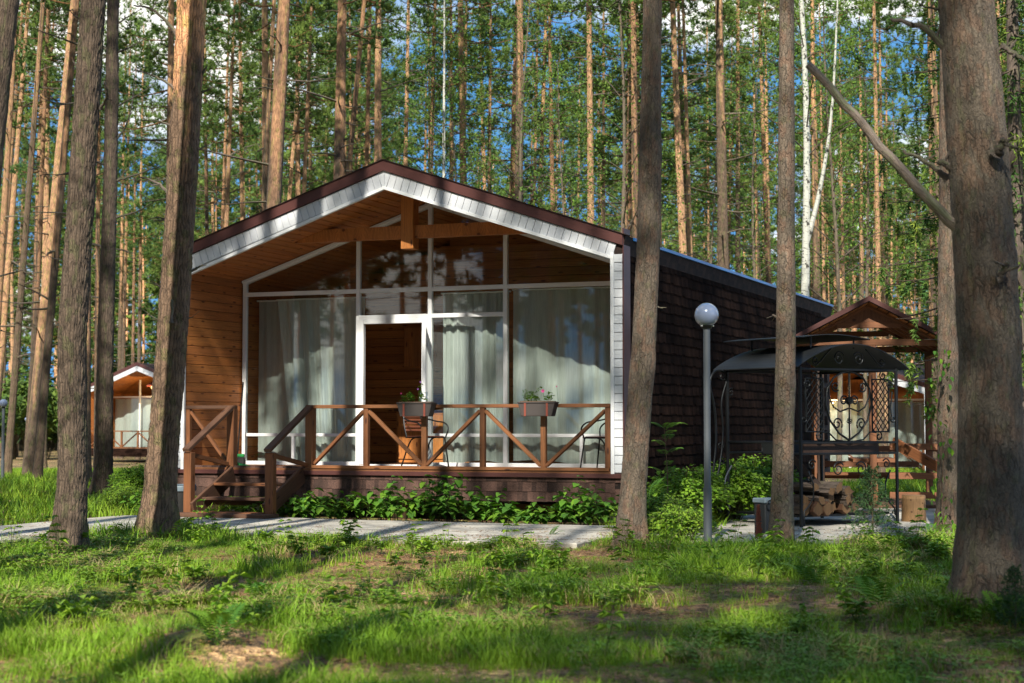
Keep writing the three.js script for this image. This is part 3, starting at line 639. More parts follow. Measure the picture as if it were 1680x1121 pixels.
function bistroChair(label, a, b, turn) {
  const [x, z] = fromHouse(a, b), t = thing('bistro_chair', label, 'chair', [x, DECK, z], HOUSE.turn + turn, 'bistro chairs on the porch'), r = 0.0115;
  for (const s of [-1, 1]) {
    part(t, 'leg', rod([V(s * 0.24, 0.0, 0.26), V(s * 0.215, 0.44, 0.2)], r), M.black);
    part(t, 'leg', rod([V(s * 0.24, 0.0, -0.25), V(s * 0.2, 0.4, -0.08), V(s * 0.2, 0.45, 0.02)], r, 6, 10), M.black);
    part(t, 'armrest', rod([V(s * 0.23, 0.44, 0.2), V(s * 0.27, 0.58, 0.22), V(s * 0.275, 0.655, 0.14), V(s * 0.265, 0.68, -0.02), V(s * 0.22, 0.72, -0.2)], r, 6, 18), M.black);
    part(t, 'back_post', rod([V(s * 0.2, 0.44, -0.17), V(s * 0.195, 0.62, -0.23), V(s * 0.16, 0.79, -0.28)], r, 6, 10), M.black);
  }
  part(t, 'back_hoop', rod([V(-0.16, 0.79, -0.28), V(-0.09, 0.84, -0.3), V(0.09, 0.84, -0.3), V(0.16, 0.79, -0.28)], r, 6, 14), M.black);
  part(t, 'seat_ring', rod([V(-0.21, 0.445, 0.2), V(-0.215, 0.445, -0.17), V(0, 0.445, -0.21), V(0.215, 0.445, -0.17), V(0.21, 0.445, 0.2), V(0, 0.445, 0.235), V(-0.21, 0.445, 0.2)], r, 6, 40), M.black);
  for (let k = 0; k < 9; k++) part(t, 'seat_slat', cbox(0.4 - Math.abs(k - 4) * 0.004, 0.026, 0.038, 'x', 0.004), M.rattan, [0, 0.456 - 0.006 * Math.cos((k - 4) / 4), 0.19 - k * 0.043]);
  for (let k = 0; k < 5; k++) part(t, 'back_slat', cbox(0.37 - k * 0.012, 0.034, 0.014, 'x', 0.004), M.rattan, [0, 0.55 + k * 0.05, -0.205 - k * 0.0165], [-0.3, 0, 0]);
}
bistroChair('black tubular chair with brown seat by the curtained corner of the porch', 3.02, -0.72, -1.75);
bistroChair('black tubular chair in front of the open cabin door', 0.2, -0.85, 1.2);

{ // broom and dustpan left by the glass
  const [x, z] = fromHouse(-3.2, -1.3), t = thing('broom', 'thin broom leaning in the porch corner beside the glass', 'broom', [x, DECK, z], HOUSE.turn);
  part(t, 'stick', rod([V(0, 0.16, 0.02), V(-0.02, 1.3, -0.17)], 0.012), M.black);
  part(t, 'head', cbox(0.24, 0.05, 0.05, 'x', 0.01), M.green, [0, 0.15, 0.02]);
  part(t, 'bristles', cbox(0.25, 0.126, 0.06, 'y', 0.004), M.rubber, [0, 0.063, 0.02]);
  const [x2, z2] = fromHouse(-2.55, -0.3), u = thing('dustpan', 'bright green dustpan lying on the porch above the steps', 'dustpan', [x2, DECK, z2], HOUSE.turn + 0.5);
  part(u, 'pan', (() => { const s = new THREE.Shape([[-0.13, 0], [0.13, 0], [0.13, 0.012], [-0.1, 0.014], [-0.13, 0.08]].map((p) => new THREE.Vector2(...p))); const g = new THREE.ExtrudeGeometry(s, { depth: 0.24, bevelEnabled: false }); g.translate(0, 0, -0.12); return g; })(), M.green);
  for (const s of [-1, 1]) part(u, 'side', prism([[-0.13, 0], [0.13, 0], [0.13, 0.016], [-0.13, 0.085]], s * 0.122 - 0.005, s * 0.122 + 0.005), M.green);
  part(u, 'handle', cbox(0.14, 0.022, 0.03, 'x', 0.006), M.green, [-0.19, 0.075, 0], [0, 0, -0.25]);
}
{ // bin behind the forked-bark pine
  const p = at(299, 842, 24.6), t = thing('rubbish_bin', 'black rubbish bin with a pale liner beside the porch steps', 'bin', [p.x, 0, p.z]);
  const body = new THREE.LatheGeometry([[0.0, 0], [0.15, 0], [0.2, 0.44], [0.19, 0.44], [0.14, 0.02], [0, 0.02]].map((q) => new THREE.Vector2(...q)), 20);
  part(t, 'body', body, M.rubber, [0, 0.04, 0]);
  part(t, 'liner', new THREE.LatheGeometry([[0.185, 0.4], [0.205, 0.45], [0.215, 0.42], [0.212, 0.36]].map((q) => new THREE.Vector2(...q)), 18), M.pale, [0, 0.042, 0]);
}
function globeLamp(label, p, hPost, r, w) {
  const t = thing('globe_lamp', label, 'lamp', [p.x, p.y, p.z]);
  part(t, 'footing', cbox(w * 2.4, 0.22, w * 2.4, 'y', 0.01), M.concrete, [0, -0.03, 0]);
  part(t, 'sleeve', new THREE.CylinderGeometry(w * 0.62, w * 0.62, hPost * 0.27, 20), M.postGrey, [0, 0.07 + hPost * 0.135, 0]);
  part(t, 'post', new THREE.CylinderGeometry(w / 2, w / 2, hPost * 0.74, 20), M.postGrey, [0, 0.07 + hPost * 0.63, 0]);
  part(t, 'collar', new THREE.CylinderGeometry(r * 0.5, r * 0.38, 0.035, 20), M.black, [0, 0.07 + hPost + 0.01, 0]);
  for (let k = 0; k < 3; k++) part(t, 'screw', new THREE.CylinderGeometry(0.006, 0.006, 0.03, 6), M.frame, [Math.cos(k * 2.1 + 0.4) * r * 0.5, 0.09 + hPost, Math.sin(k * 2.1 + 0.4) * r * 0.5], [0, -(k * 2.1 + 0.4), Math.PI / 2]);
  part(t, 'globe', new THREE.SphereGeometry(r, 40, 28), M.globe, [0, 0.07 + hPost + r * 0.93 + 0.02, 0]);
}
globeLamp('garden lamp with grey post and pale globe beside the shingled wall', at(1160, 907, 18.0).setY(0.0), 2.3, 0.128, 0.072);
globeLamp('small dark garden lamp with blue-grey globe among the pines by the other cabin', at(6, 790, 41).setY(groundY(-12, -41)), 1.72, 0.1, 0.07);
globeLamp('tiny far garden lamp between two pine trunks', at(44, 770, 66).setY(groundY(-18.7, -66)), 1.9, 0.07, 0.05);

// ---------------------------------------------------------------- wrought-iron barbecue shelter
function spiral(cx, cy, r, turns, a0, dir, n = 34) { const q = []; for (let k = 0; k <= n; k++) { const t = k / n, rr = r * (1 - 0.78 * t), a = a0 + dir * t * turns * 6.28; q.push(V(cx + Math.cos(a) * rr, cy + Math.sin(a) * rr, 0)); } return q; }
{
  const t = thing('barbecue_shelter', 'black wrought-iron barbecue shelter with arched sheet roof and scrollwork', 'barbecue', [3.57, 0.06, -21.5], 32.6 * Math.PI / 180);
  const WX = 1.85, DZ = -1.45, eave = 2.03, rise = 0.31, r = 0.013;
  // posts
  for (const [x, z] of [[0.1, -0.02], [1.78, -0.02], [0.1, DZ], [1.78, DZ]]) part(t, 'post', cbox(0.035, eave, 0.035, 'y', 0.004), M.black, [x, eave / 2, z]);
  // arched roof sheet
  const arc = (u) => [lerp(-0.04, WX + 0.06, u), eave - 0.02 + rise * Math.sin(Math.PI * u) ** 0.85];
  const outer = [], inner = []; for (let k = 0; k <= 28; k++) { const [x, y] = arc(k / 28); outer.push([x, y + 0.012]); inner.push([x, y]); }
  part(t, 'roof_sheet', prism([...outer, ...inner.reverse()], DZ - 0.12, 0.1), M.blackSheet);
  part(t, 'smoke_vent_roof', (() => { const o = [], i2 = []; for (let k = 0; k <= 14; k++) { const u = k / 14; o.push([lerp(0.2, 1.4, u), eave + rise + 0.06 + 0.05 * Math.sin(Math.PI * u) + 0.01]); i2.push([lerp(0.2, 1.4, u), eave + rise + 0.06 + 0.05 * Math.sin(Math.PI * u)]); } return prism([...o, ...i2.reverse()], DZ - 0.2, -0.1); })(), M.blackSheet);
  for (const [x, z] of [[0.45, -0.2], [1.2, -0.2], [0.45, DZ + 0.1], [1.2, DZ + 0.1]]) part(t, 'vent_post', cbox(0.02, 0.14, 0.02, 'y', 0.003), M.black, [x, eave + rise + 0.01, z]);
  // rings of the frame
  for (const z of [-0.02, DZ]) for (const y of [eave - 0.03, 1.06, 0.92]) part(t, 'cross_bar', cbox(1.68, 0.028, 0.028, 'x', 0.004), M.black, [0.94, y, z]);
  for (const x of [0.1, 1.78]) for (const y of [eave - 0.03, 1.06]) part(t, 'side_bar', cbox(0.026, 0.026, -DZ - 0.06, 'z', 0.004), M.black, [x, y, DZ / 2]);
  // scrolls in the gable and on the front
  const scroll = (pts, z = -0.02, rr = r * 0.8) => part(t, 'scroll', rod(pts.map((p) => p.clone().setZ(z)), rr, 6, pts.length), M.black);
  const mid = 0.94;
  for (const s of [-1, 1]) {
    scroll([...spiral(mid + s * 0.17, eave + 0.11, 0.095, 1.5, s > 0 ? 2.6 : 0.5, s > 0 ? -1 : 1)]);
    scroll([V(mid + s * 0.3, eave + 0.24, 0), V(mid + s * 0.42, eave + 0.14, 0), V(mid + s * 0.5, eave + 0.06, 0), ...spiral(mid + s * 0.58, eave + 0.075, 0.06, 1.3, s > 0 ? 3.6 : -0.4, s > 0 ? 1 : -1, 18)]);
    // heart-shaped centre piece
    scroll([V(mid, 1.09, 0), V(mid + s * 0.2, 1.2, 0), V(mid + s * 0.37, 1.42, 0), V(mid + s * 0.4, 1.66, 0), V(mid + s * 0.3, 1.86, 0), V(mid + s * 0.14, 1.95, 0), V(mid, 1.98, 0)], -0.03, 0.014);
    scroll(spiral(mid + s * 0.21, 1.3, 0.085, 1.4, s > 0 ? 3.8 : -0.6, s > 0 ? -1 : 1));
    scroll(spiral(mid + s * 0.24, 1.78, 0.07, 1.4, s > 0 ? -2.4 : -0.7, s > 0 ? 1 : -1));
    scroll(spiral(mid + s * 0.095, 1.6, 0.065, 1.3, s > 0 ? 2.4 : 0.8, s > 0 ? -1 : 1));
    scroll([V(mid + s * 0.02, 1.5, 0), V(mid + s * 0.2, 1.46, 0), V(mid + s * 0.33, 1.6, 0), V(mid + s * 0.36, 1.75, 0)]);
    scroll([V(mid + s * 0.04, 1.07, 0), V(mid + s * 0.25, 1.1, 0), V(mid + s * 0.38, 1.2, 0), ...spiral(mid + s * 0.52, 1.14, 0.07, 1.2, s > 0 ? 2.4 : 0.8, s > 0 ? -1 : 1, 16)]);
    scroll([V(mid + s * 0.77, 1.72, 0), V(mid + s * 0.73, 1.5, 0), ...spiral(mid + s * 0.78, 1.36, 0.05, 1.2, s > 0 ? 2.2 : 0.9, s > 0 ? 1 : -1, 16)]);
    scroll(spiral(mid + s * 0.72, 1.8, 0.055, 1.3, s > 0 ? -0.5 : 3.6, s > 0 ? 1 : -1, 20));
    scroll([V(mid + s * 0.5, 1.98, 0), ...spiral(mid + s * 0.6, 1.93, 0.06, 1.3, 2, s, 16)]);
    scroll(spiral(mid + s * 0.2, 0.72, 0.1, 1.5, s > 0 ? 2.6 : 0.5, s > 0 ? -1 : 1), -0.02, 0.009);
    scroll(spiral(mid + s * 0.65, 0.78, 0.07, 1.4, s > 0 ? 2.6 : 0.5, s > 0 ? -1 : 1), -0.02, 0.009);
    scroll([V(mid + s * 0.72, 0.7, 0), V(mid + s * 0.62, 0.5, 0), V(mid + s * 0.66, 0.3, 0), V(mid + s * 0.78, 0.22, 0), V(mid + s * 0.8, 0.1, 0)], -0.02, 0.011);
    // lattice panels
    const lx = mid + s * 0.58, lw = 0.3, y0 = 1.2, y1 = 1.88, zl = -0.045;
    for (const [a, b, c, d] of [[-lw / 2, y0, lw / 2, y0], [-lw / 2, y1, lw / 2, y1], [-lw / 2, y0, -lw / 2, y1], [lw / 2, y0, lw / 2, y1]]) part(t, 'lattice_frame', rod([V(lx + a, b, zl), V(lx + c, d, zl)], 0.011), M.black);
    for (let k = -3; k < 8; k++) for (const q of [-1, 1]) {
      const yy = y0 + k * 0.1, pts = []; for (let e = 0; e <= 12; e++) { const u = e / 12, y = yy + u * 0.36 * 1.0; if (y >= y0 && y <= y1) pts.push(V(lx + q * (-lw / 2 + u * lw), y, zl + q * 0.008)); }
      if (pts.length > 2) part(t, 'lattice_bar', rod([pts[0], pts[pts.length - 1]], 0.0065, 5), M.black);
    }
  }
  part(t, 'spear', rod([V(mid, 1.06, -0.02), V(mid, 1.95, -0.02)], 0.012), M.black);
  part(t, 'twist', new THREE.TorusKnotGeometry(0.026, 0.006, 48, 5, 2, 5), M.black, [mid, 1.34, -0.02]);
  part(t, 'rosette', new THREE.DodecahedronGeometry(0.055), M.black, [mid, 1.6, -0.02]);
  // fire trough, legs and shelf
  part(t, 'fire_box', (() => { const s = new THREE.Shape([[0.25, 0], [1.5, 0], [1.55, 0.16], [1.52, 0.16], [1.47, 0.02], [0.28, 0.02], [0.23, 0.16], [0.2, 0.16]].map((p) => new THREE.Vector2(...p))); const g = new THREE.ExtrudeGeometry(s, { depth: 0.4, bevelEnabled: false }); g.translate(0, 0.9, -0.9); return g; })(), M.blackSheet);
  part(t, 'fire_box_side', cbox(1.32, 0.17, 0.015, 'x', 0.003), M.darkWood, [0.86, 0.985, -0.09]);
  part(t, 'fire_box_side', cbox(1.3, 0.16, 0.015, 'x', 0.003), M.blackSheet, [0.87, 0.98, -0.9]);
  part(t, 'wood_shelf', cbox(1.6, 0.03, 1.2, 'x', 0.004), M.black, [0.94, 0.13, -0.72]);
  for (const x of [0.3, 1.6]) part(t, 'foot', cbox(0.03, 0.12, 0.03, 'y', 0.003), M.black, [x, 0.06, -0.2]);
  bar(t, 'diagonal_brace', [0.35, 0.9, -0.5], [0.75, 0.36, -0.2], 0.05, 0.08, M.darkWood);
  // sweeping side leg with its wheel-like hoops
  const leg = [V(0.1, 1.98, DZ), V(-0.12, 2.0, DZ + 0.02), V(-0.22, 1.86, DZ + 0.03), V(-0.12, 1.5, DZ), V(-0.1, 1.1, DZ), V(-0.2, 0.6, DZ + 0.05), V(-0.36, 0, DZ + 0.12)];
  part(t, 'side_leg', rod(leg, 0.016, 6, 40), M.black);
  const leg2 = [V(0.1, 1.9, DZ), V(0.0, 1.6, DZ), V(0.02, 1.2, DZ), V(-0.08, 0.75, DZ + 0.05), V(-0.22, 0.45, DZ + 0.1), V(-0.24, 0.25, DZ + 0.12), V(-0.12, 0.14, DZ + 0.12)];
  part(t, 'side_leg', rod(leg2, 0.012, 6, 36), M.black);
  part(t, 'hoop', rod([V(0.0, 0.75, DZ + 0.2), V(-0.14, 0.6, DZ + 0.25), V(-0.2, 0.4, DZ + 0.3), V(-0.12, 0.2, DZ + 0.3)], 0.011, 6, 22), M.postGrey);
  for (const [cx, cy, q] of [[-0.26, 1.93, 1], [0.02, 1.93, -1], [0.0, 0.8, 1], [-0.02, 1.02, -1], [0.16, 1.72, 1]]) part(t, 'scroll', rod(spiral(cx, cy, 0.06, 1.3, 1, q, 20).map((p) => p.setZ(DZ)), 0.009, 5, 22), M.black);
}
{ // ash bucket, dock stalk
  const p = at(1257, 878, 20.3), t = thing('ash_box', 'dark metal ash box with pale blue lid beside the barbecue', 'box', [p.x, 0.06, p.z], 0.5);
  part(t, 'body', cbox(0.22, 0.36, 0.22, 'y', 0.012), M.blackSheet, [0, 0.18, 0]);
  part(t, 'lid', cbox(0.25, 0.06, 0.25, 'x', 0.012), M.pale, [0, 0.392, 0]);
  part(t, 'ring_handle', new THREE.TorusGeometry(0.06, 0.008, 6, 20), M.black, [-0.04, 0.34, 0.13]);
  const q = at(1243, 905, 18.1), d = thing('dock_stalk', 'rust-red dried dock seed stalk beside the thin pine', 'plant', [q.x, groundY(q.x, q.z) - 0.01, q.z]), R = rng(81), m = new Mesher();
  m.tube([V(0, 0, 0), V(0.01, 0.25, 0), V(0.0, 0.5, 0)], 0.006, 0.003, [1, 1, 1], 5);
  part(d, 'stalk', m.geometry(), M.rust);
  const s = new Mesher(); for (let k = 0; k < 420; k++) { const y = 0.14 + R() * 0.36, rr = 0.028 * (1 - (y - 0.14) / 0.5) * (0.6 + R()), a = R() * 6.28, c = [Math.cos(a) * rr, y, Math.sin(a) * rr], e = 0.009; s.tri([c[0] - e, c[1], c[2]], [c[0] + e, c[1] + e * R(), c[2] + e], [c[0], c[1] + e * 1.6, c[2] - e], [1, 1, 1]); }
  const sd = part(d, 'seeds', s.geometry(), M.rust); sd.userData.kind = 'stuff';
}
{ // firewood on the shelter's shelf
  const R = rng(91), c = Math.cos(32.6 * Math.PI / 180), s = Math.sin(32.6 * Math.PI / 180);
  const spots = []; for (let row = 0; row < 3; row++) for (let k = 0; k < 6 - row; k++) spots.push([0.2 + k * 0.175 + row * 0.08 + (R() - 0.5) * 0.03, row, -0.3 + (R() - 0.5) * 0.1]);
  for (const [x, row, z] of spots) {
    const rr = 0.072 + R() * 0.022, y = 0.06 + 0.145 + 0.075 + row * 0.125, L = 0.5 + R() * 0.1, X = 3.57 + x * c + z * s, Z = -21.5 - x * s + z * c;
    const t = thing('firewood_log', 'split firewood log stacked under the barbecue shelter', 'log', [X, y, Z], 32.6 * Math.PI / 180 + (R() - 0.5) * 0.25, 'firewood under the barbecue');
    const split = R() < 0.75, a0 = R() * 6.28, pts = [], n = 14;
    for (let k = 0; k < n; k++) { const a = k / n * 6.28, f = split && k > 6 ? 0.2 + 0.25 * R() : 0.85 + 0.3 * R(); pts.push([Math.cos(a + a0) * rr * f, Math.sin(a + a0) * rr * f]); }
    part(t, 'bark', prism(pts, -L / 2, L / 2), R() < 0.45 ? M.oldWood : M.logBark);
    for (const e of [-1, 1]) part(t, 'cut_end', prism(pts.map(([p, q]) => [p * 0.93, q * 0.93]), e * L / 2 - 0.004, e * L / 2 + 0.004), M.cutEnd);
  }
  const p = at(1497, 857, 22.9), b = thing('chopping_block', 'pale barkless log stump standing on the terrace by the gazebo', 'stump', [p.x, 0.06, p.z]);
  const g = new Mesher(), prof = []; for (let k = 0; k <= 8; k++) prof.push(V(0.0, k / 8 * 0.34, 0));
  g.tube(prof, 0.165, (u) => 0.165 - 0.01 * u, (u, a) => { const k = 0.8 + 0.2 * vn(a * 6, u * 2, 4); return [k, k, k]; }, 22, 2);
  part(b, 'block', g.geometry(), M.cutWood);
  part(b, 'top_face', new THREE.CylinderGeometry(0.15, 0.156, 0.012, 22), M.cutWood, [0, 0.344, 0]);
}
// ---------------------------------------------------------------- gazebo behind the barbecue
{
  const D0 = 26.6, cx = (1425 - 840) / F * D0, t = thing('gazebo', 'open wooden gazebo with gabled roof and brown railings', 'gazebo', [cx, 0.06, -D0], -0.14);
  const hw = 1.0, dp = 2.6, eave = 2.42, px = [[-0.74, 0], [0.06, 0.0], [1.17, 0], [-0.74, -dp], [1.17, -dp], [-0.74, -dp / 2]];
  for (const [k, [x, z]] of px.entries()) part(t, 'post', cbox(0.11, eave + 0.1, 0.11, 'y', 0.006, k), k === 0 ? M.darkWood : M.gazebo, [x, (eave + 0.1) / 2, z]);
  for (const z of [0, -dp]) { part(t, 'plate_beam', cbox(2.3, 0.1, 0.1, 'x', 0.005), M.gazebo, [0.02, eave + 0.15, z]); part(t, 'tie_beam', cbox(1.0, 0.09, 0.06, 'x', 0.005), M.gazebo, [0.02, eave + 0.42, z]); }
  for (const x of [-0.74, 1.17]) part(t, 'plate_beam', cbox(0.1, 0.09, dp, 'z', 0.005), M.gazebo, [x, eave + 0.05, -dp / 2]);
  for (const s of [-1, 1]) {
    const q = [[0, 3.19], [s * 1.22, 2.55], [s * 1.22, 2.6], [0, 3.245]];
    part(t, 'roof_slope', prism(s > 0 ? q : q.slice().reverse(), -dp - 0.35, 0.3), M.roof);
    const v = [[0, 3.2], [s * 1.24, 2.55], [s * 1.24, 2.625], [0, 3.28]];
    part(t, 'verge_board', prism(s > 0 ? v : v.slice().reverse(), 0.302, 0.33), M.brownMetal);
    for (let k = 0; k < 5; k++) bar(t, 'rafter', [0, 3.13, -k * 0.62], [s * 1.16, 2.52, -k * 0.62], 0.045, 0.1, M.gazebo, V(0, 0, 1), k);
    for (let k = 0; k < 8; k++) { const u = (k + 0.5) / 8; bar(t, 'roof_board', [s * 1.2 * u, 3.185 - 0.64 * u - 0.004, 0.28], [s * 1.2 * u, 3.185 - 0.64 * u - 0.004, -dp - 0.3], 0.15, 0.018, M.stain[k % 4], V(s * 0.47, 0.88, 0), k); }
  }
  part(t, 'gable_board', prism([[-0.55, 2.86], [0.55, 2.86], [0, 3.13]], -0.01, 0.02), M.gazebo);
  // railings and benches
  for (const z of [-dp, -dp / 2]) { void z; }
  for (const y of [0.88, 0.62, 0.42]) part(t, 'rail', cbox(1.74, 0.1, 0.04, 'x', 0.005, y), M.gazebo, [0.13, y, -dp]);
  for (const x of [-0.74, 1.17]) for (const y of [0.9, 0.45]) part(t, 'rail', cbox(0.04, 0.1, dp - 0.12, 'z', 0.005, y), M.gazebo, [x, y, -dp / 2]);
  part(t, 'bench_seat', cbox(1.6, 0.05, 0.36, 'x', 0.006), M.gazebo, [0.13, 0.46, -dp + 0.24]);
  part(t, 'table_top', cbox(0.7, 0.06, 1.4, 'z', 0.006), M.gazebo, [0.13, 0.72, -1.2]);
  for (const z of [-0.7, -1.7]) part(t, 'table_leg', cbox(0.1, 0.7, 0.1, 'y', 0.005), M.gazebo, [0.13, 0.35, z]);
  part(t, 'floor', cbox(2.0, 0.05, dp + 0.2, 'x', 0.006), M.oldWood, [0.13, 0.025, -dp / 2]);
  // stair railing standing in front
  part(t, 'newel_post', cbox(0.1, 0.95, 0.1, 'y', 0.006), M.gazebo, [1.02, 0.475, 0.9]);
  bar(t, 'handrail', [0.36, 1.02, 0.1], [1.02, 0.62, 0.92], 0.05, 0.16, M.gazebo);
  for (const y of [0.95, 0.5, 0.2]) bar(t, 'rail', [0.3, y, 0.1], [1.1, y, 0.1], 0.04, 0.1, M.gazebo, V(0, 1, 0), y);
}
// ---------------------------------------------------------------- the two other cabins
function farCabin(label, pos, turn, lampAt) {
  const c = thing('far_cabin', label, 'cabin', pos, turn);
  cabinShell(c, false);
  for (const s of [-1, 1]) {
    const flip = (q) => (s > 0 ? q : q.slice().reverse());
    part(c, 'verge_flashing', prism(flip([[ridgeX, 4.985], [s * 3.56, 4.985 - SL * 3.56], [s * 3.56, 5.17 - SL * 3.56], [ridgeX, 5.17]]), 0, 0.05), M.brownMetal);
    part(c, 'fascia', prism(flip([[ridgeX, 4.73], [s * 3.36, 4.73 - SL * 3.36], [s * 3.5, 4.985 - SL * 3.5], [ridgeX, 4.985]]), 0, 0.04), M.white[0]);
    part(c, 'corner_trim', cbox(0.17, 3.0, 0.04, 'y', 0.004), M.white[1], [s * 3.43, DECK + 1.48, 0.012]);
    part(c, 'corner_flashing', cbox(0.02, 3.3, 0.3, 'y', 0.004), M.brownMetal, [s * 3.53, DECK + 1.62, -0.13]);
    part(c, 'soffit', prism(flip([[ridgeX, 4.74], [s * 3.37, 4.74 - SL * 3.37], [s * 3.37, 4.77 - SL * 3.37], [ridgeX, 4.77]]), -5.4, -0.02), M.stain[2]);
    part(c, 'porch_wall', cbox(0.03, 2.9, 5.4, 'z', 0.004), M.stain[0], [s * 3.365, DECK + 1.45, -2.72]);
    for (let row = 0; row < 12; row++) for (let k = 0; k < 4; k++) if (s > 0) part(c, 'shingle', pick(shingleVar), pick(M.shingle), [3.502, 0.32 + row * 0.298, -0.3 - k * 1.2], [0, Math.PI / 2, 0]).scale.set(1, 2, 1);
  }
  part(c, 'skirt', cbox(6.98, 0.42, 0.04, 'x', 0.004), M.shingle[1], [0, 0.5, -0.03]);
  part(c, 'inner_wall', cbox(6.6, 3.6, 0.05, 'y', 0.004), M.stain[2], [0, DECK + 1.8, -5.42]);
  for (const x of [-3.31, -1.29, -0.076, 1.157, 3.31]) part(c, 'mullion', cbox(0.08, soffit(x) - DECK - 0.02, 0.07, 'y', 0.005), M.frame, [x, (soffit(x) + DECK) / 2 - 0.01, ZG]);
  part(c, 'transom', cbox(6.5, 0.07, 0.06, 'x', 0.004), M.frame, [0, 3.41, ZG]);
  for (const [a, b] of [[-3.27, -1.33], [-1.25, -0.12], [-0.03, 1.11], [1.2, 3.27]]) part(c, 'pane', cbox(b - a, 2.6, 0.006, 'y', 0.001), M.glass, [(a + b) / 2, DECK + 1.33, ZG]);
  const rl = sub(c, 'porch_railing');
  bar(rl, 'top_rail', [-3.3, 1.61, -0.05], [3.3, 1.61, -0.05], 0.1, 0.06, M.rail[0]);
  bar(rl, 'bottom_rail', [-3.3, DECK + 0.03, -0.05], [3.3, DECK + 0.03, -0.05], 0.1, 0.06, M.rail[0]);
  for (let k = 0; k <= 6; k++) { const x = -3.28 + k * 1.093; part(rl, 'post', cbox(0.09, 0.84, 0.09, 'y', 0.005), M.rail[0], [x, DECK + 0.45, -0.05]); if (k < 6) bar(rl, 'brace', [x + 0.05, DECK + (k % 2 ? 0.8 : 0.1), -0.05], [x + 1.04, DECK + (k % 2 ? 0.1 : 0.8), -0.05], 0.05, 0.08, M.rail[1], V(0, 0, 1)); }
  const cs = Math.cos(turn), sn = Math.sin(turn), W = (x, y, z) => [pos[0] + x * cs + z * sn, pos[1] + y, pos[2] - x * sn + z * cs];
  return { c, W };
}
const leftCabin = farCabin('white-trimmed cabin standing between pine trunks beyond the path', [0, 0, 0], 0);
const LC = at(226, 0, 88), RC = at(1420, 0, 66);
{
  const put = (f, X, Z, turn) => { f.c.position.set(X, groundY(X, Z), Z); f.c.rotation.y = turn; };
  put(leftCabin, LC.x, -88, -0.5);
}
const rightCabin = farCabin('sunlit white-trimmed cabin seen through the barbecue scrollwork', [0, 0, 0], 0);
rightCabin.c.position.set(RC.x - 1.05, groundY(RC.x, -66) - 0.6, -66); rightCabin.c.rotation.y = -0.5;
function farCurtain(label, f, x0, x1) {
  const t = thing('curtain', label, 'curtain'); t.position.copy(f.c.position); t.rotation.copy(f.c.rotation);
  const n = 90, p = [], uv = [], idx = [];
  for (let j = 0; j <= 1; j++) for (let i = 0; i <= n; i++) { const u = i / n; p.push(lerp(x0, x1, u), lerp(DECK + 0.05, 3.3, j), ZG - 0.25 + 0.04 * Math.sin(u * 60)); uv.push(u * 4, j * 3); }
  for (let i = 0; i < n; i++) idx.push(i, i + 1, i + n + 1, i + n + 1, i + 1, i + n + 2);
  const g = new THREE.BufferGeometry(); g.setAttribute('position', new THREE.Float32BufferAttribute(p, 3)); g.setAttribute('uv', new THREE.Float32BufferAttribute(uv, 2)); g.setIndex(idx); g.computeVertexNormals();
  part(t, 'fabric', g, M.curtain);
  part(t, 'curtain_rod', rod([V(x0, 3.32, ZG - 0.25), V(x1, 3.32, ZG - 0.25)], 0.015, 6), M.frame);
}
farCurtain('white curtain across the windows of the cabin between pine trunks', leftCabin, -3.2, 3.2);
farCurtain('bright white curtain across the windows of the cabin behind the barbecue', rightCabin, -3.2, 3.2);
// lit pendant lamps in the far porches
function pendant(label, f, x, y, z, r) {
  f.c.updateMatrixWorld(true);
  const p = V(x, y, z).applyMatrix4(f.c.matrixWorld), t = thing('pendant_lamp', label, 'lamp', [p.x, p.y, p.z]), glow = new THREE.MeshStandardMaterial({ color: lin(0.8, 0.6, 0.35), emissive: lin(1, 0.62, 0.22), emissiveIntensity: 2.2 });
  part(t, 'cord', rod([V(0, r * 0.5, 0), V(0, r * 1.0 + 0.5, 0)], 0.012, 5), M.black);
  part(t, 'shade', new THREE.LatheGeometry([[0.02, r * 0.6], [r * 0.35, r * 0.5], [r, 0], [r * 0.97, -0.01], [r * 0.33, r * 0.46]].map((q) => new THREE.Vector2(...q)), 24), M.strap);
  part(t, 'bulb', new THREE.SphereGeometry(r * 0.38, 16, 12), glow, [0, -0.04, 0]);
  const l = new THREE.PointLight(lin(1, 0.65, 0.3), 6, 12, 2); l.position.set(p.x, p.y - r * 0.38 - 0.1, p.z); l.castShadow = true; l.name = 'pendant_glow'; scene.add(l);
}
pendant('glowing pendant lamp in the porch of the cabin between pine trunks', leftCabin, 0.3, 3.95, -0.9, 0.42);
pendant('glowing pendant lamp with small shade seen through the barbecue scrollwork', rightCabin, -1.0, 3.55, -0.9, 0.4);
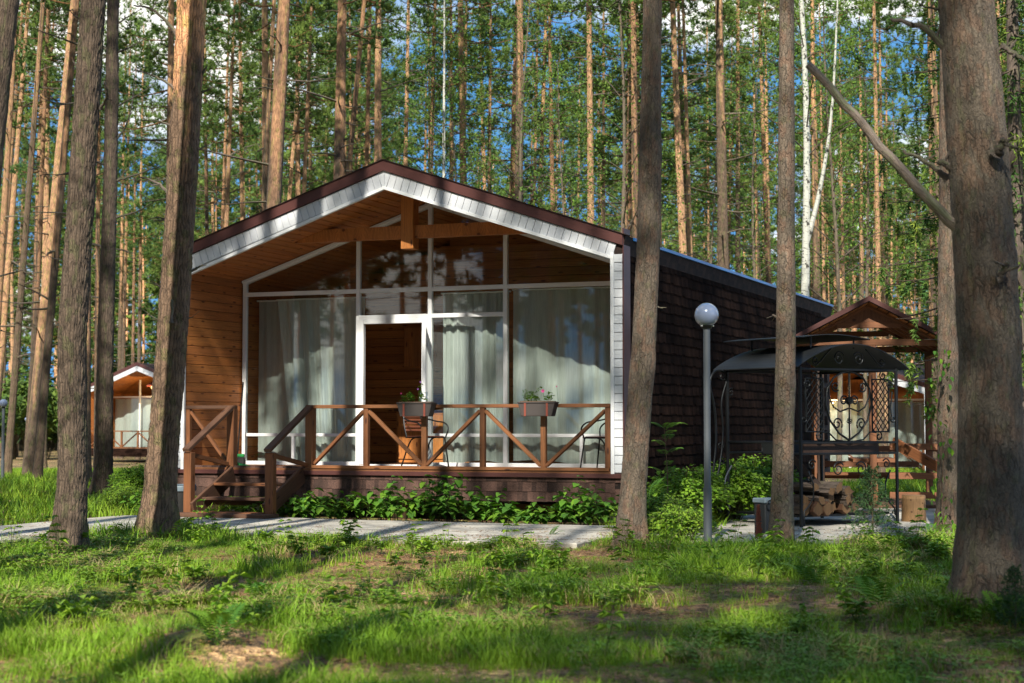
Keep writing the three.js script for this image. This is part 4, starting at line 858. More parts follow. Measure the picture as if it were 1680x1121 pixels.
// ---------------------------------------------------------------- pines
const GREY = [0.26, 0.193, 0.142], ORANGE = [1.0, 0.59, 0.34], LIMBC = [0.30, 0.25, 0.21];
const mixc = (a, b, t) => [lerp(a[0], b[0], t), lerp(a[1], b[1], t), lerp(a[2], b[2], t)];
function barkTint(h, a, seed, from, to, pale = 1) { // flaking orange bark takes over in patches higher up
  const n = fbm(a * 1.6 + seed, h * 0.9, seed, 4), k = (h - from) / (to - from) + (n - 0.5) * 1.5, m = 0.9 + 0.2 * vn(a * 3 + seed, h * 2.3, seed + 5);
  return mixc(GREY, ORANGE, sstep(0.36, 0.76, k)).map((c) => c * m * pale);
}
function tuft(m, c, dir, L, w, n, col, R) {
  for (let k = 0; k < n; k++) {
    const d = V(R() * 2 - 1, R() * 2 - 1, R() * 2 - 1).normalize().multiplyScalar(0.9).addScaledVector(dir, 0.8).normalize(), s = d.clone().cross(V(R() - 0.5, R() - 0.5, R() - 0.5)).normalize().multiplyScalar(w * (0.7 + 0.6 * R()));
    const t = 0.8 + 0.4 * R(), cc = [col[0] * t, col[1] * t, col[2] * t], l = L * (0.7 + 0.5 * R());
    m.tri([c.x - s.x, c.y - s.y, c.z - s.z], [c.x + s.x, c.y + s.y, c.z + s.z], [c.x + d.x * l, c.y + d.y * l, c.z + d.z * l], cc);
  }
}
function pineParts(seed, o = {}) {
  const { H = 23, r = 0.16, cb = 13, maxLen = 2.4, nb = 36, tufts = 4, orangeFrom = 2, orangeTo = 8, dead = 26, deadFrom = 3, nR = 10, nL = 34, needle = 0.2, nw = 0.019, per = 12, pale = 1, trunk = true } = o;
  const R = rng(seed), T = new Mesher(), C = new Mesher(), bx = (R() - 0.5) * 0.5, bz = (R() - 0.5) * 0.5;
  const axis = (h) => V(bx * Math.sin(h / H * 3) * (h / H), h, bz * Math.sin(h / H * 2.4) * (h / H));
  const rad = (h) => r * (1 - 0.82 * Math.pow(h / H, 1.15)) + r * 0.45 * Math.exp(-h / 0.35);
  if (trunk) { const pts = []; for (let k = 0; k <= nL; k++) pts.push(axis(-0.25 + (H + 0.25) * Math.pow(k / nL, 1.15))); T.tube(pts, r, (t) => rad(Math.max(0, -0.25 + (H + 0.25) * Math.pow(t, 1.15))), (t, a) => barkTint(H * Math.pow(t, 1.15), a, seed, orangeFrom, orangeTo, pale), nR, 1); }
  for (let k = 0; k < dead; k++) { // bare lower limbs
    const h = lerp(deadFrom, cb + 1, Math.pow(R(), 0.8)), a = R() * 6.28, L = 0.35 + R() * R() * 2.0, p = axis(h), up = (R() - 0.35) * 0.7, b = (R() - 0.5) * 0.6;
    const q = [p, p.clone().add(V(Math.cos(a) * L * 0.5, up * L * 0.35, Math.sin(a) * L * 0.5)), p.clone().add(V(Math.cos(a + b) * L, up * L * 0.6 + (R() - 0.5) * 0.3, Math.sin(a + b) * L))];
    const g = 0.8 + R() * 1.2, cc = LIMBC.map((c) => c * g);
    T.tube(curve(q, 4), 0.02 + L * 0.006, 0.006, cc, 4);
    if (L > 0.8) for (let j = 0; j < 2; j++) { const f = 0.4 + 0.5 * R(), s = q[0].clone().lerp(q[2], f), e = s.clone().add(V(Math.cos(a + (R() - 0.5) * 2.6), R() - 0.5, Math.sin(a + (R() - 0.5) * 2.6)).multiplyScalar(0.2 + 0.4 * R())); T.tube([s, e], 0.009, 0.004, cc, 3); }
  }
  for (let k = 0; k < nb; k++) { // crown
    const u = Math.pow((k + R()) / nb, 0.9), h = lerp(cb, H - 0.3, u), a = k * 2.4 + R(), shape = Math.sin(Math.PI * clamp(0.22 + 0.78 * u)) * 0.75 + 0.28, L = maxLen * shape * (0.6 + 0.6 * R()), rise = lerp(-0.15, 0.55, u) + (R() - 0.5) * 0.3;
    const p = axis(h), d = V(Math.cos(a), rise, Math.sin(a)), e = p.clone().addScaledVector(d, L).add(V(0, 0.15 * L, 0)), mid = p.clone().addScaledVector(d, L * 0.5).add(V(0, -0.05 * L, 0));
    T.tube(curve([p, mid, e], 4), 0.03 * (1 - u * 0.5), 0.008, [0.55, 0.28, 0.13], 4);
    const nt = Math.max(3, Math.round(3 + L * 2.2)), hue = R();
    for (let j = 0; j < nt; j++) {
      const f = 0.3 + 0.7 * Math.sqrt((j + R()) / nt), q = (f < 0.5 ? p.clone().lerp(mid, f * 2) : mid.clone().lerp(e, f * 2 - 1)), side = V(R() - 0.5, (R() - 0.35) * 0.7, R() - 0.5).multiplyScalar(0.42 * L);
      const c = q.clone().add(side);
      if (R() < 0.5) T.tube([q, c], 0.008, 0.005, [0.4, 0.25, 0.14], 3);
      for (let i = 0; i < tufts; i++) {
        const cc = c.clone().add(V(R() - 0.5, (R() - 0.5) * 0.6, R() - 0.5).multiplyScalar(0.44)), y = 0.75 + 0.5 * R(), col = mixc([0.065, 0.15, 0.045], [0.22, 0.31, 0.065], clamp(hue * 0.7 + R() * 0.4)).map((x) => x * y);
        tuft(C, cc, V(d.x * 0.5, 0.6, d.z * 0.5).normalize(), needle, nw, per, col, R);
      }
    }
  }
  return { T, C, axis, rad, H };
}
const pineVariants = [];
for (let k = 0; k < 9; k++) {
  const o = { H: 20 + (k * 7 % 5) * 1.3, cb: 10.5 + (k * 5 % 4) * 1.4, maxLen: 2.1 + (k % 3) * 0.35, orangeFrom: [0, 3, 7][k % 3], orangeTo: [6, 12, 17][k % 3], dead: 30, pale: 0.9 + (k % 4) * 0.08, nb: 36, tufts: 5 };
  const q = pineParts(100 + k * 13, o); pineVariants.push({ trunk: q.T.geometry(), crown: q.C.geometry(), r: 0.16 });
}
{ const q = pineParts(733, { H: 26, cb: 20, nb: 24, dead: 30, tufts: 4 }); pineVariants.push({ trunk: q.T.geometry(), crown: q.C.geometry(), r: 0.16 }); }
const barkTones = [M.bark, M.bark.clone(), M.bark.clone()]; barkTones[1].color.setRGB(0.86, 0.82, 0.8); barkTones[2].color.setRGB(1.12, 1.08, 1.0);
function pine(label, group, x, z, dia, slopeX = 0, slopeZ = 0, variant = 0, turn = 0, tall = 1) {
  const v = pineVariants[variant], t = thing('pine_tree', label, 'tree', [x, groundY(x, z), z], turn, group);
  t.rotation.set(slopeZ, turn, -Math.atan(slopeX), 'ZXY');
  const s = dia / 2 / (v.r * 0.93); t.scale.set(clamp(s, 0.6, 1.35), tall, clamp(s, 0.6, 1.35));
  part(t, 'trunk', v.trunk, barkTones[variant % 3]); part(t, 'crown', v.crown, M.needles);
  return t;
}
// trunks close to the camera: shaped bark, own limbs. nodes: [px, py, width px], bottom first
function heroPine(name, label, depth, nodes, limbs, o = {}) {
  const { H = 23, seed = 5, from = 5, to = 11, amp = 0.022, crown = true, flare = 0.35, rows = 260, nr = 72, pale = 1, cb = 15, flake = false, tint = [1, 1, 1] } = o, surf = flake ? flakeAt : barkAt;
  const W = nodes.map(([px, py, w]) => ({ p: at(px, py, depth), r: w / F * depth / 2 * 0.9 })), base = W[0].p, gy = groundY(base.x, -depth);
  const t = thing(name, label, 'tree', [base.x, gy, -depth]);
  const last = W[W.length - 1], prev = W[W.length - 2], lean = (last.p.x - prev.p.x) / (last.p.y - prev.p.y), topY = H;
  const xs = (y) => { const Y = y + gy; for (let i = 1; i < W.length; i++) if (Y <= W[i].p.y) { const k = (Y - W[i - 1].p.y) / (W[i].p.y - W[i - 1].p.y), s = clamp(k); return [lerp(W[i - 1].p.x, W[i].p.x, k < 0 ? k : s) - base.x, lerp(W[i - 1].r, W[i].r, sm(s))]; } const k = clamp((Y - last.p.y) / (topY - last.p.y)); return [last.p.x - base.x + lean * (Y - last.p.y) * (1 - 0.5 * k), last.r * (1 - 0.85 * k)]; };
  const T = new Mesher(), hv = last.p.y + 1, circ = Math.max(1, Math.round(2 * Math.PI * W[1].r / 0.5));
  const ys = []; for (let k = 0; k <= rows; k++) ys.push(-0.2 + (hv + 0.2) * k / rows); for (let k = 1; k <= 24; k++) ys.push(hv + (topY - hv) * k / 24);
  for (const [k, y] of ys.entries()) {
    const [x, r0] = xs(Math.max(y, 0)), fl = 1 + flare * 1.2 * Math.exp(-Math.max(0, y) / 0.26);
    for (let j = 0; j <= nr; j++) {
      const a = j / nr * 6.283185, jj = j % nr, b = surf(jj / nr * circ, y);
      const root = flare * 0.6 * Math.exp(-Math.max(0, y) / 0.2) * (Math.sin(jj / nr * 6.283 * 4 + seed) + 0.6 * Math.sin(jj / nr * 6.283 * 3 + seed * 2)) + 0.05 * (fbm(jj / nr * 7, y * 1.2, seed, 3, 7) - 0.5);
      const knot = 0.07 * Math.max(0, fbm(jj / nr * 5, y * 2.5, seed + 9, 2, 5) - 0.68) * 6;
      const r = r0 * (fl + root + knot) + amp * (b - 0.5) * Math.min(1, r0 / 0.13);
      T.vert(x + Math.cos(a) * r, y, Math.sin(a) * r, barkTint(y, jj / nr * 6.28, seed, from, to, pale).map((c, i) => c * tint[i]), j / nr * circ, y);
    }
    if (k) for (let j = 0; j < nr; j++) { const p = (k - 1) * (nr + 1) + j, q = p + nr + 1; T.i.push(p, p + 1, q, q, p + 1, q + 1); }
  }
  part(t, 'trunk', T.geometry(), flake ? M.barkFlake : M.barkFine);
  for (const [pts, r0, r1, tone = 1, dz = 0] of limbs) {
    const P = pts.map(([px, py, d = 0]) => { const q = at(px, py, depth + d + dz); return V(q.x - base.x, q.y - gy, q.z + depth); }), m = new Mesher();
    const R = rng(Math.round(pts[0][1] + pts[0][0])), cc = LIMBC.map((c) => c * tone), fine = curve(P, 14).map((q, i) => q.add(V((R() - 0.5) * r0 * 0.7, (R() - 0.5) * r0 * 0.7, 0).multiplyScalar(i ? 1 : 0)));
    m.tube(fine, r0, (u) => lerp(r0 * (1 + 0.5 * Math.exp(-u * 12)), r1, Math.pow(u, 0.8)), cc, 8);
    for (let k = 0; k < 2 && fine.length > 8; k++) { const q = fine[5 + k * 4], e = q.clone().add(V((R() - 0.5) * 0.2, (R() - 0.3) * 0.16, (R() - 0.5) * 0.2)); m.tube([q, e], r0 * 0.35, r1 * 0.5, cc, 5); }
    part(t, 'branch', m.geometry(), M.limb);
  }
  if (crown) {
    const q = pineParts(seed * 7 + 3, { H, cb, trunk: false, dead: 0, nb: 34, maxLen: 2.3, tufts: 5, ...o.crownOpt }), sh = xs(cb)[0];
    const b = part(t, 'boughs', q.T.geometry(), M.limb, [sh, 0, 0]), c = part(t, 'crown', q.C.geometry(), M.needles, [sh, 0, 0]); void b; void c;
  }
  return t;
}
heroPine('pine_tree', 'dark furrowed pine in front of the path with straight bare trunk', 17.6, [[114, 915, 58], [121, 780, 51], [117, 560, 50], [131, 280, 45], [145, 0, 43]],
  [[[[150, 165], [130, 120], [112, 95]], 0.018, 0.006, 0.8], [[[160, 175], [170, 150, -0.2], [165, 130, -0.3]], 0.016, 0.01, 0.7]], { seed: 3, from: 7, to: 10, H: 24, cb: 16, pale: 0.78, amp: 0.03 });
heroPine('pine_tree', 'thick pine with cracked brown bark beside the porch steps', 20.4, [[260, 884, 66], [266, 770, 54], [281, 560, 54], [297, 280, 51], [309, 0, 51]],
  [[[[288, 55], [268, 30], [240, 8], [212, 2]], 0.028, 0.008, 1.1], [[[284, 142], [262, 128], [240, 118], [216, 110]], 0.018, 0.006, 1.2], [[[278, 203], [255, 196], [222, 194]], 0.015, 0.005, 1.0], [[[300, 352], [280, 325], [256, 300], [224, 288]], 0.03, 0.009, 1.4], [[[312, 140], [325, 122], [334, 104]], 0.02, 0.012, 0.9], [[[318, 246], [332, 238], [346, 232]], 0.014, 0.005, 1.2], [[[318, 150], [335, 144], [345, 138]], 0.02, 0.01, 0.8], [[[280, 530], [281, 510], [281, 492]], 0.02, 0.014, 1.1, -0.22], [[[306, 448], [320, 440], [331, 434]], 0.016, 0.01, 0.7], [[[300, 525], [311, 522], [316, 519]], 0.008, 0.004, 1.1], [[[280, 535], [250, 520], [232, 507]], 0.01, 0.004, 1]],
  { seed: 8, from: 4.0, to: 6.5, H: 23, cb: 15, amp: 0.034, flare: 0.3, pale: 1.15, tint: [1.08, 0.97, 0.88] });
heroPine('pine_tree', 'leaning slim pine in front of the cabin corner and shingled wall', 19.1, [[1032, 898, 48], [1040, 780, 46], [1057, 560, 43], [1066, 380, 43], [1073, 0, 34]],
  [[[[1062, 412], [1080, 404], [1090, 403]], 0.014, 0.008, 1.6], [[[1070, 500], [1088, 506]], 0.012, 0.006, 1.2]], { seed: 13, from: 8, to: 14, H: 21, cb: 14.5, amp: 0.012, flake: true, pale: 1.15 });
heroPine('pine_tree', 'thin pale-barked pine standing beside the barbecue shelter', 18.0, [[1279, 906, 43], [1283, 780, 38], [1290, 560, 36], [1293, 300, 30], [1296, 0, 27]],
  [[[[1275, 520], [1268, 516]], 0.012, 0.008, 1.4], [[[1300, 306], [1307, 303]], 0.01, 0.006, 1.6]], { seed: 17, from: 9, to: 15, H: 19, cb: 14, amp: 0.009, pale: 1.5, nr: 56, flake: true });
heroPine('pine_tree', 'massive smooth-barked trunk with one long dead limb pointing at the birch', 11.7, [[1622, 1022, 128], [1624, 850, 118], [1625, 560, 112], [1612, 280, 108], [1594, 0, 100]],
  [[[[1580, 375], [1552, 352], [1500, 290], [1440, 225], [1385, 160], [1330, 100]], 0.042, 0.028, 1.7], [[[1575, 90], [1556, 72], [1524, 40], [1495, 32], [1466, 26]], 0.036, 0.012, 1.0], [[[1560, 292], [1530, 268], [1486, 245]], 0.026, 0.01, 1.1, 0.1], [[[1640, 455, -0.25], [1652, 440, -0.3], [1656, 430, -0.33]], 0.03, 0.016, 1.0], [[[1640, 250, -0.25], [1648, 240, -0.3], [1653, 225, -0.32]], 0.035, 0.02, 0.6], [[[1650, 70], [1668, 80], [1690, 95]], 0.022, 0.014, 0.8], [[[1575, 275], [1556, 268], [1545, 262]], 0.03, 0.02, 0.8], [[[1575, 15], [1545, 8], [1515, 2]], 0.012, 0.006, 0.7]],
  { seed: 23, from: 9, to: 16, H: 22, cb: 15, amp: 0.012, flare: 0.36, pale: 1.35, tint: [0.97, 1, 1], flake: true, nr: 110, rows: 300 });
heroPine('pine_tree', 'dark slim pine with curved dead twigs in the tall grass beyond the path', 31, [[168, 822, 40], [171, 760, 33], [172, 560, 29], [177, 280, 25], [178, 0, 21]],
  [[[[180, 232], [196, 214], [208, 185], [216, 120]], 0.022, 0.008, 0.55], [[[184, 296], [220, 284], [266, 269]], 0.024, 0.008, 0.55], [[[186, 356], [222, 345], [255, 327]], 0.02, 0.006, 0.55], [[[184, 172], [215, 155], [248, 133]], 0.02, 0.006, 0.6], [[[184, 82], [215, 68], [240, 54]], 0.018, 0.006, 0.6], [[[184, 34], [205, 20], [226, 8]], 0.018, 0.006, 0.6], [[[184, 300], [210, 270], [235, 255]], 0.012, 0.005, 0.6]], { seed: 29, from: 9, to: 15, H: 24, cb: 16, nr: 32, rows: 200, pale: 0.8 });
heroPine('pine_tree', 'sunlit pine with leafy creeper on its trunk beside the gazebo', 20.8, [[1556, 868, 44], [1556, 700, 40], [1557, 560, 38], [1561, 280, 34], [1564, 0, 30]], [], { seed: 37, from: 10, to: 16, H: 22, cb: 15, amp: 0.012, pale: 1.35, nr: 48, flake: true });
heroPine('pine_tree', 'dark pine at the very edge of the view, leaning away from the path', 15, [[-78, 940, 58], [-48, 560, 50], [-17, 200, 44], [3, 0, 40]], [], { seed: 41, H: 23, cb: 17, nr: 32, rows: 120, pale: 0.8, from: 9, to: 15 });

// pines that stand round the clearing: [px at top edge, px at y 300, width px, depth, variant]
const standing = [
  [14, 2, 13, 50, 0], [63, 44, 12, 47, 2], [40, 20, 12, 55, 3], [110, 86, 15, 46, 6], [118, 97, 13, 40, 1], [152, 155, 9, 62, 4], [278, 276, 13, 42, 7],
  [382, 373, 10, 55, 0], [388, 394, 8, 60, 3], [445, 432, 12, 47, 5], [463, 449, 28, 34, 1, 'stout dark pine behind the low end of the roof slope over the steps'], [492, 472, 9, 58, 6], [504, 495, 10, 54, 0], [563, 556, 22, 42, 4, 'stout brown pine behind the roof, next to a thin leaning one'], [592, 567, 11, 46, 1, 'thin leaning pine crossing behind the stout brown pine by the ridge'], [601, 597, 9, 58, 7],
  [617, 618, 17, 47, 6, 'sunlit orange pine rising directly behind the roof ridge'], [667, 663, 10, 57, 3], [806, 803, 9, 62, 5], [850, 850, 16, 48, 2, 'brown pine behind the middle of the roof slope over the curtains'], [905, 908, 10, 60, 4], [961, 966, 14, 50, 6, 'bright sunlit pine behind the roof slope, beside the leaning slim pine'], [993, 992, 8, 66, 8], [1037, 1041, 14, 46, 1],
  [1111, 1120, 15, 49, 6, 'thicker of two bright pines growing close together behind the shingled wall'], [1122, 1130, 10, 52, 3, 'thinner of two bright pines growing close together behind the shingled wall'], [1186, 1188, 21, 45, 5, 'stout pine behind the shingled wall, between the bright pair and the birch'], [1211, 1211, 10, 58, 2], [1256, 1261, 10, 58, 7], [1435, 1439, 10, 52, 6, 'slim sunlit pine rising behind the gazebo roof'], [1448, 1450, 8, 64, 3], [1527, 1530, 10, 56, 1],
  [330, 336, 8, 66, 2], [700, 702, 7, 72, 0], [760, 757, 8, 66, 7], [1080, 1082, 8, 70, 1], [1385, 1386, 6, 74, 0], [1350, 1352, 6, 78, 3], [30, 12, 10, 60, 5], [80, 66, 9, 64, 8], [232, 230, 7, 96, 2], [205, 203, 7, 98, 7], [215, 216, 6, 104, 4],
];
const used = [];
{
  const R = rng(61);
  for (const [p0, p3, w, d, v, own] of standing) {
    const A = at(p0, 0, d), B = at(p3, 300, d), k = (A.x - B.x) / (A.y - B.y), z = -d, gy = groundY(B.x, z), x = B.x - k * (B.y - gy);
    const side = x < -6 ? 'pine with bare trunk in the stand beyond the grassy clearing' : p3 < 640 ? 'pine with bare trunk rising behind the roof slope over the steps' : p3 < 1050 ? 'pine with bare trunk rising behind the roof slope over the curtains' : 'pine with bare trunk rising behind the shingled side wall';
    pine(own ?? (w > 18 ? 'stout ' : 'slender ') + side, 'pines standing close behind the cabin', x, z, w * d / F, k, (R() - 0.5) * 0.02, v, R() * 6.28, 0.95 + R() * 0.15); used.push([x, z]);
  }
  // the stand behind, thinning out only towards the other cabins
  let n = 0;
  for (let tries = 0; tries < 6000 && n < 112; tries++) {
    const d = Math.sqrt(lerp(46 ** 2, 112 ** 2, R())), px = lerp(-60, 1740, R()), x = (px - 840) / F * d, z = -d;
    if (inHouse(x, z, 1) || used.some(([a, b]) => Math.hypot(a - x, b - z) < 1.9)) continue;
    if (Math.hypot(x - LC.x, z + 82) < 9 || Math.hypot(x - RC.x, z + 70) < 9) continue;
    if ((px > 140 && px < 250 && d < 74) || (px > 1345 && px < 1530 && d < 62)) continue;
    used.push([x, z]); n++;
    pine(d < 75 ? 'thin pine in the sunlit stand behind the cabins' : 'distant thin pine deep in the stand behind the cabins', d < 75 ? 'pines of the stand behind' : 'pines deep in the stand', x, z, 0.2 + R() * 0.13, (R() - 0.5) * 0.06, (R() - 0.5) * 0.04, Math.floor(R() * 9), R() * 6.28, 0.85 + R() * 0.3);
  }
  // suppressed thin poles with dead twigs between the tall ones
  const pole = pineParts(811, { H: 13, r: 0.07, cb: 9.5, nb: 12, maxLen: 1.1, tufts: 3, dead: 34, deadFrom: 1.5, orangeFrom: 2, orangeTo: 9, nR: 7, nL: 18 }), pt = pole.T.geometry(), pc = pole.C.geometry();
  for (let tries = 0, m = 0; tries < 2000 && m < 55; tries++) {
    const d = Math.sqrt(lerp(50 ** 2, 105 ** 2, R())), px = R() < 0.5 ? lerp(1300, 1700, R()) : lerp(-40, 1300, R()), x = (px - 840) / F * d, z = -d;
    if (inHouse(x, z, 1) || used.some(([a, b]) => Math.hypot(a - x, b - z) < 1.0) || Math.hypot(x - LC.x, z + 91) < 8 || Math.hypot(x - RC.x, z + 70) < 8 || (px > 140 && px < 250 && d < 84) || (px > 1345 && px < 1530 && d < 66)) continue;
    used.push([x, z]); m++;
    const t = thing('pine_pole', 'spindly young pine with dead twigs among the taller trunks', 'tree', [x, groundY(x, z), z], R() * 6.28, 'spindly young pines'); t.rotation.z = (R() - 0.5) * 0.09; t.scale.set(1, 0.8 + R() * 0.5, 1); part(t, 'trunk', pt, barkTones[m % 3]); part(t, 'crown', pc, M.needles);
  }
  // deep forest that reads as one mass
  const q = pineParts(977, { H: 21, cb: 6.5, nb: 34, tufts: 3, dead: 10, nR: 6, nL: 14, needle: 0.42, nw: 0.06, per: 6, maxLen: 2.6, orangeFrom: 0, orangeTo: 6 });
  const g = mergeGeometries([q.T.geometry(), q.C.geometry()]), N = 380, im = new THREE.InstancedMesh(g, M.needles, N), mt = new THREE.Matrix4(), e = new THREE.Euler(), qq = new THREE.Quaternion();
  for (let k = 0; k < N; k++) {
    const back = k >= 160, west = k >= 270, d = west ? -lerp(-36, 22, R()) : back ? -Math.sqrt(lerp(26 ** 2, 75 ** 2, R())) : Math.sqrt(lerp(112 ** 2, 185 ** 2, R())), x = west ? lerp(-60, -20, R()) : back ? lerp(-36, 30, R()) : lerp(-0.36, 0.36, R()) * d, s = 0.8 + R() * 0.45;
    e.set((R() - 0.5) * 0.04, R() * 6.28, (R() - 0.5) * 0.04); mt.compose(V(x, groundY(x, -d), -d), qq.setFromEuler(e), V(s, s * (0.85 + R() * 0.25), s)); im.setMatrixAt(k, mt);
    const t = 0.8 + R() * 0.4; im.setColorAt(k, lin(t, t, t * 0.95));
  }
  im.name = 'distant_forest'; im.userData.kind = 'stuff'; scene.add(tag(im, 'far pine forest closing the view between the nearer trunks', 'forest'));
}
// trees round and behind the viewer, seen in the glass and as shadows on the ground
const around = [ // x, z, 1 = bare to a great height
  [-7.3, -12.4, 0], [-9.2, -9, 0], [-10.5, -15, 0], [-12.5, -6, 0], [-12, -19, 0], [-13.5, -11, 0], [-3.45, -9.9, 1], [-5.6, -6.4, 1], [-4.6, -3.2, 1], [-7.6, -4.4, 1],
  [0.4, 16.6, 0], [2.8, 16, 0], [3.4, 11.6, 0], [-3.2, 15.6, 0], [-0.6, 14.6, 0], [1.6, 13, 0], [4.2, 14.4, 0], [-6.6, 19, 0], [-9.5, 17, 0], [-0.4, 19, 0], [6.2, 12, 0], [-4.2, 21, 0], [2.6, 20, 0], [-12, 20, 0], [8.5, 15, 0],
  [5.6, 1.5, 0], [6.5, -5, 0], [7.5, -11, 0], [9, -16, 0], [9.5, 4, 0], [10.5, -8, 0], [12, -2, 0], [-16, 1, 0], [11, 9, 0], [-14, -26, 0], [-16, -16, 0], [-11, -33, 0], [-9.5, -38, 0], [-2.9, 0.9, 1], [-6.3, -11.5, 1], [-0.8, 11, 0], [-6.9, -8, 1], [-4.2, 2.4, 1], [-1.2, 6.5, 1], [-2.4, 9.6, 0],
];
{
  const R = rng(71);
  for (const [x, z, high] of around) pine('tall pine at the rim of the clearing around the viewer', 'pines round the clearing', x, z, 0.26 + R() * 0.12, (R() - 0.5) * 0.03, (R() - 0.5) * 0.03, high ? 9 : Math.floor(R() * 9), R() * 6.28, 1 + R() * 0.12);
}
// ---------------------------------------------------------------- birches and other leafy trees
function leafyParts(seed, o = {}) {
  const { H = 17, r = 0.1, cb = 4, nb = 46, len = 1.7, per = 70, leaf = 0.055, fork = 0, white = true, col0 = [0.075, 0.18, 0.03], col1 = [0.19, 0.32, 0.04] } = o;
  const R = rng(seed), T = new Mesher(), C = new Mesher(), wob = [R() * 6, R() * 6], axis = (h) => V(0.25 * Math.sin(h * 0.35 + wob[0]) * h / H, h, 0.2 * Math.sin(h * 0.3 + wob[1]) * h / H);
  const bark = white ? [0.95, 0.95, 0.93] : [0.3, 0.24, 0.18], pts = []; for (let k = 0; k <= 30; k++) pts.push(axis(-0.2 + (H + 0.2) * k / 30));
  T.tube(pts, r, (t) => r * (1 - 0.88 * t) + r * 0.3 * Math.exp(-t * H / 0.3), bark, 10);
  if (fork) { const p = axis(fork), q = [p, p.clone().add(V(0.32, 1.2, 0)), p.clone().add(V(0.6, 3, 0.1)), p.clone().add(V(0.85, 7, 0.1))]; T.tube(curve(q, 14), r * 0.55, r * 0.12, bark, 8); }
  for (let k = 0; k < nb; k++) {
    const u = (k + R()) / nb, h = lerp(cb, H - 0.2, u), a = k * 2.4 + R(), L = len * (1.05 - 0.7 * u) * (0.6 + 0.6 * R()), p = axis(h), e = p.clone().add(V(Math.cos(a) * L, L * (0.25 + 0.4 * R()), Math.sin(a) * L)), m = p.clone().lerp(e, 0.55).add(V(0, 0.12 * L, 0)), tip = e.clone().add(V(Math.cos(a) * 0.2, -0.35 * L, Math.sin(a) * 0.2));
    const cv = curve([p, m, e, tip], 8); T.tube(cv, 0.018 * (1 - 0.6 * u), 0.003, [0.22, 0.17, 0.14], 4);
    for (let j = 0; j < per; j++) {
      const q = cv[Math.min(8, Math.floor(2 + R() * 7))], c = q.clone().add(V(R() - 0.5, (R() - 0.62) * 1.1, R() - 0.5).multiplyScalar(0.62)), s = leaf * (0.7 + 0.6 * R());
      const d = V(R() - 0.5, R() - 0.7, R() - 0.5).normalize(), w = d.clone().cross(V(R() - 0.5, R() - 0.5, R() - 0.5)).normalize(), t = mixc(col0, col1, R()), b = c.clone().addScaledVector(d, s), i0 = C.vert(c.x, c.y, c.z, t);
      C.vert(c.x + d.x * s * 0.45 + w.x * s * 0.42, c.y + d.y * s * 0.45 + w.y * s * 0.42, c.z + d.z * s * 0.45 + w.z * s * 0.42, t); C.vert(b.x, b.y, b.z, t); C.vert(c.x + d.x * s * 0.45 - w.x * s * 0.42, c.y + d.y * s * 0.45 - w.y * s * 0.42, c.z + d.z * s * 0.45 - w.z * s * 0.42, t);
      C.i.push(i0, i0 + 1, i0 + 2, i0, i0 + 2, i0 + 3);
    }
  }
  return [T.geometry(), C.geometry()];
}
{
  const forkBirch = leafyParts(501, { H: 18, r: 0.13, cb: 7.5, nb: 44, fork: 5.6 }), slimBirch = leafyParts(502, { H: 16, r: 0.07, cb: 5, nb: 44, per: 80 }), rowan = leafyParts(503, { H: 12, r: 0.07, cb: 3.6, nb: 44, per: 80, white: false, len: 1.9 }), rowan2 = leafyParts(504, { H: 14, r: 0.08, cb: 4.5, nb: 46, per: 75, white: false, len: 2.0, col1: [0.2, 0.31, 0.045] });
  const put = (name, label, g, mat, px, d, turn, s = 1, group) => { const x = (px - 840) / F * d, t = thing(name, label, 'tree', [x, groundY(x, -d), -d], turn, group); t.scale.setScalar(s); part(t, 'trunk', g[0], mat); part(t, 'crown', g[1], M.leaves); };
  put('birch_tree', 'white-barked forked birch behind the shingled wall', forkBirch, M.birch, 1320, 40, 0.1, 1.0);
  put('birch_tree', 'slim white birch behind the roof ridge slope', slimBirch, M.birch, 727, 44, 1, 1);
  const leafy = [[745, 47], [700, 54], [862, 45], [930, 43], [1015, 46], [1165, 55], [1245, 50], [1375, 48], [1420, 58], [795, 62], [530, 68]];
  for (const [k, [px, d]] of leafy.entries()) put('leafy_tree', 'slender broadleaf tree with fresh green leaves among the pines', k % 2 ? rowan : rowan2, M.limb, px, d, k * 1.7, 0.85 + (k * 37 % 10) / 25, 'broadleaf trees among the pines');
}
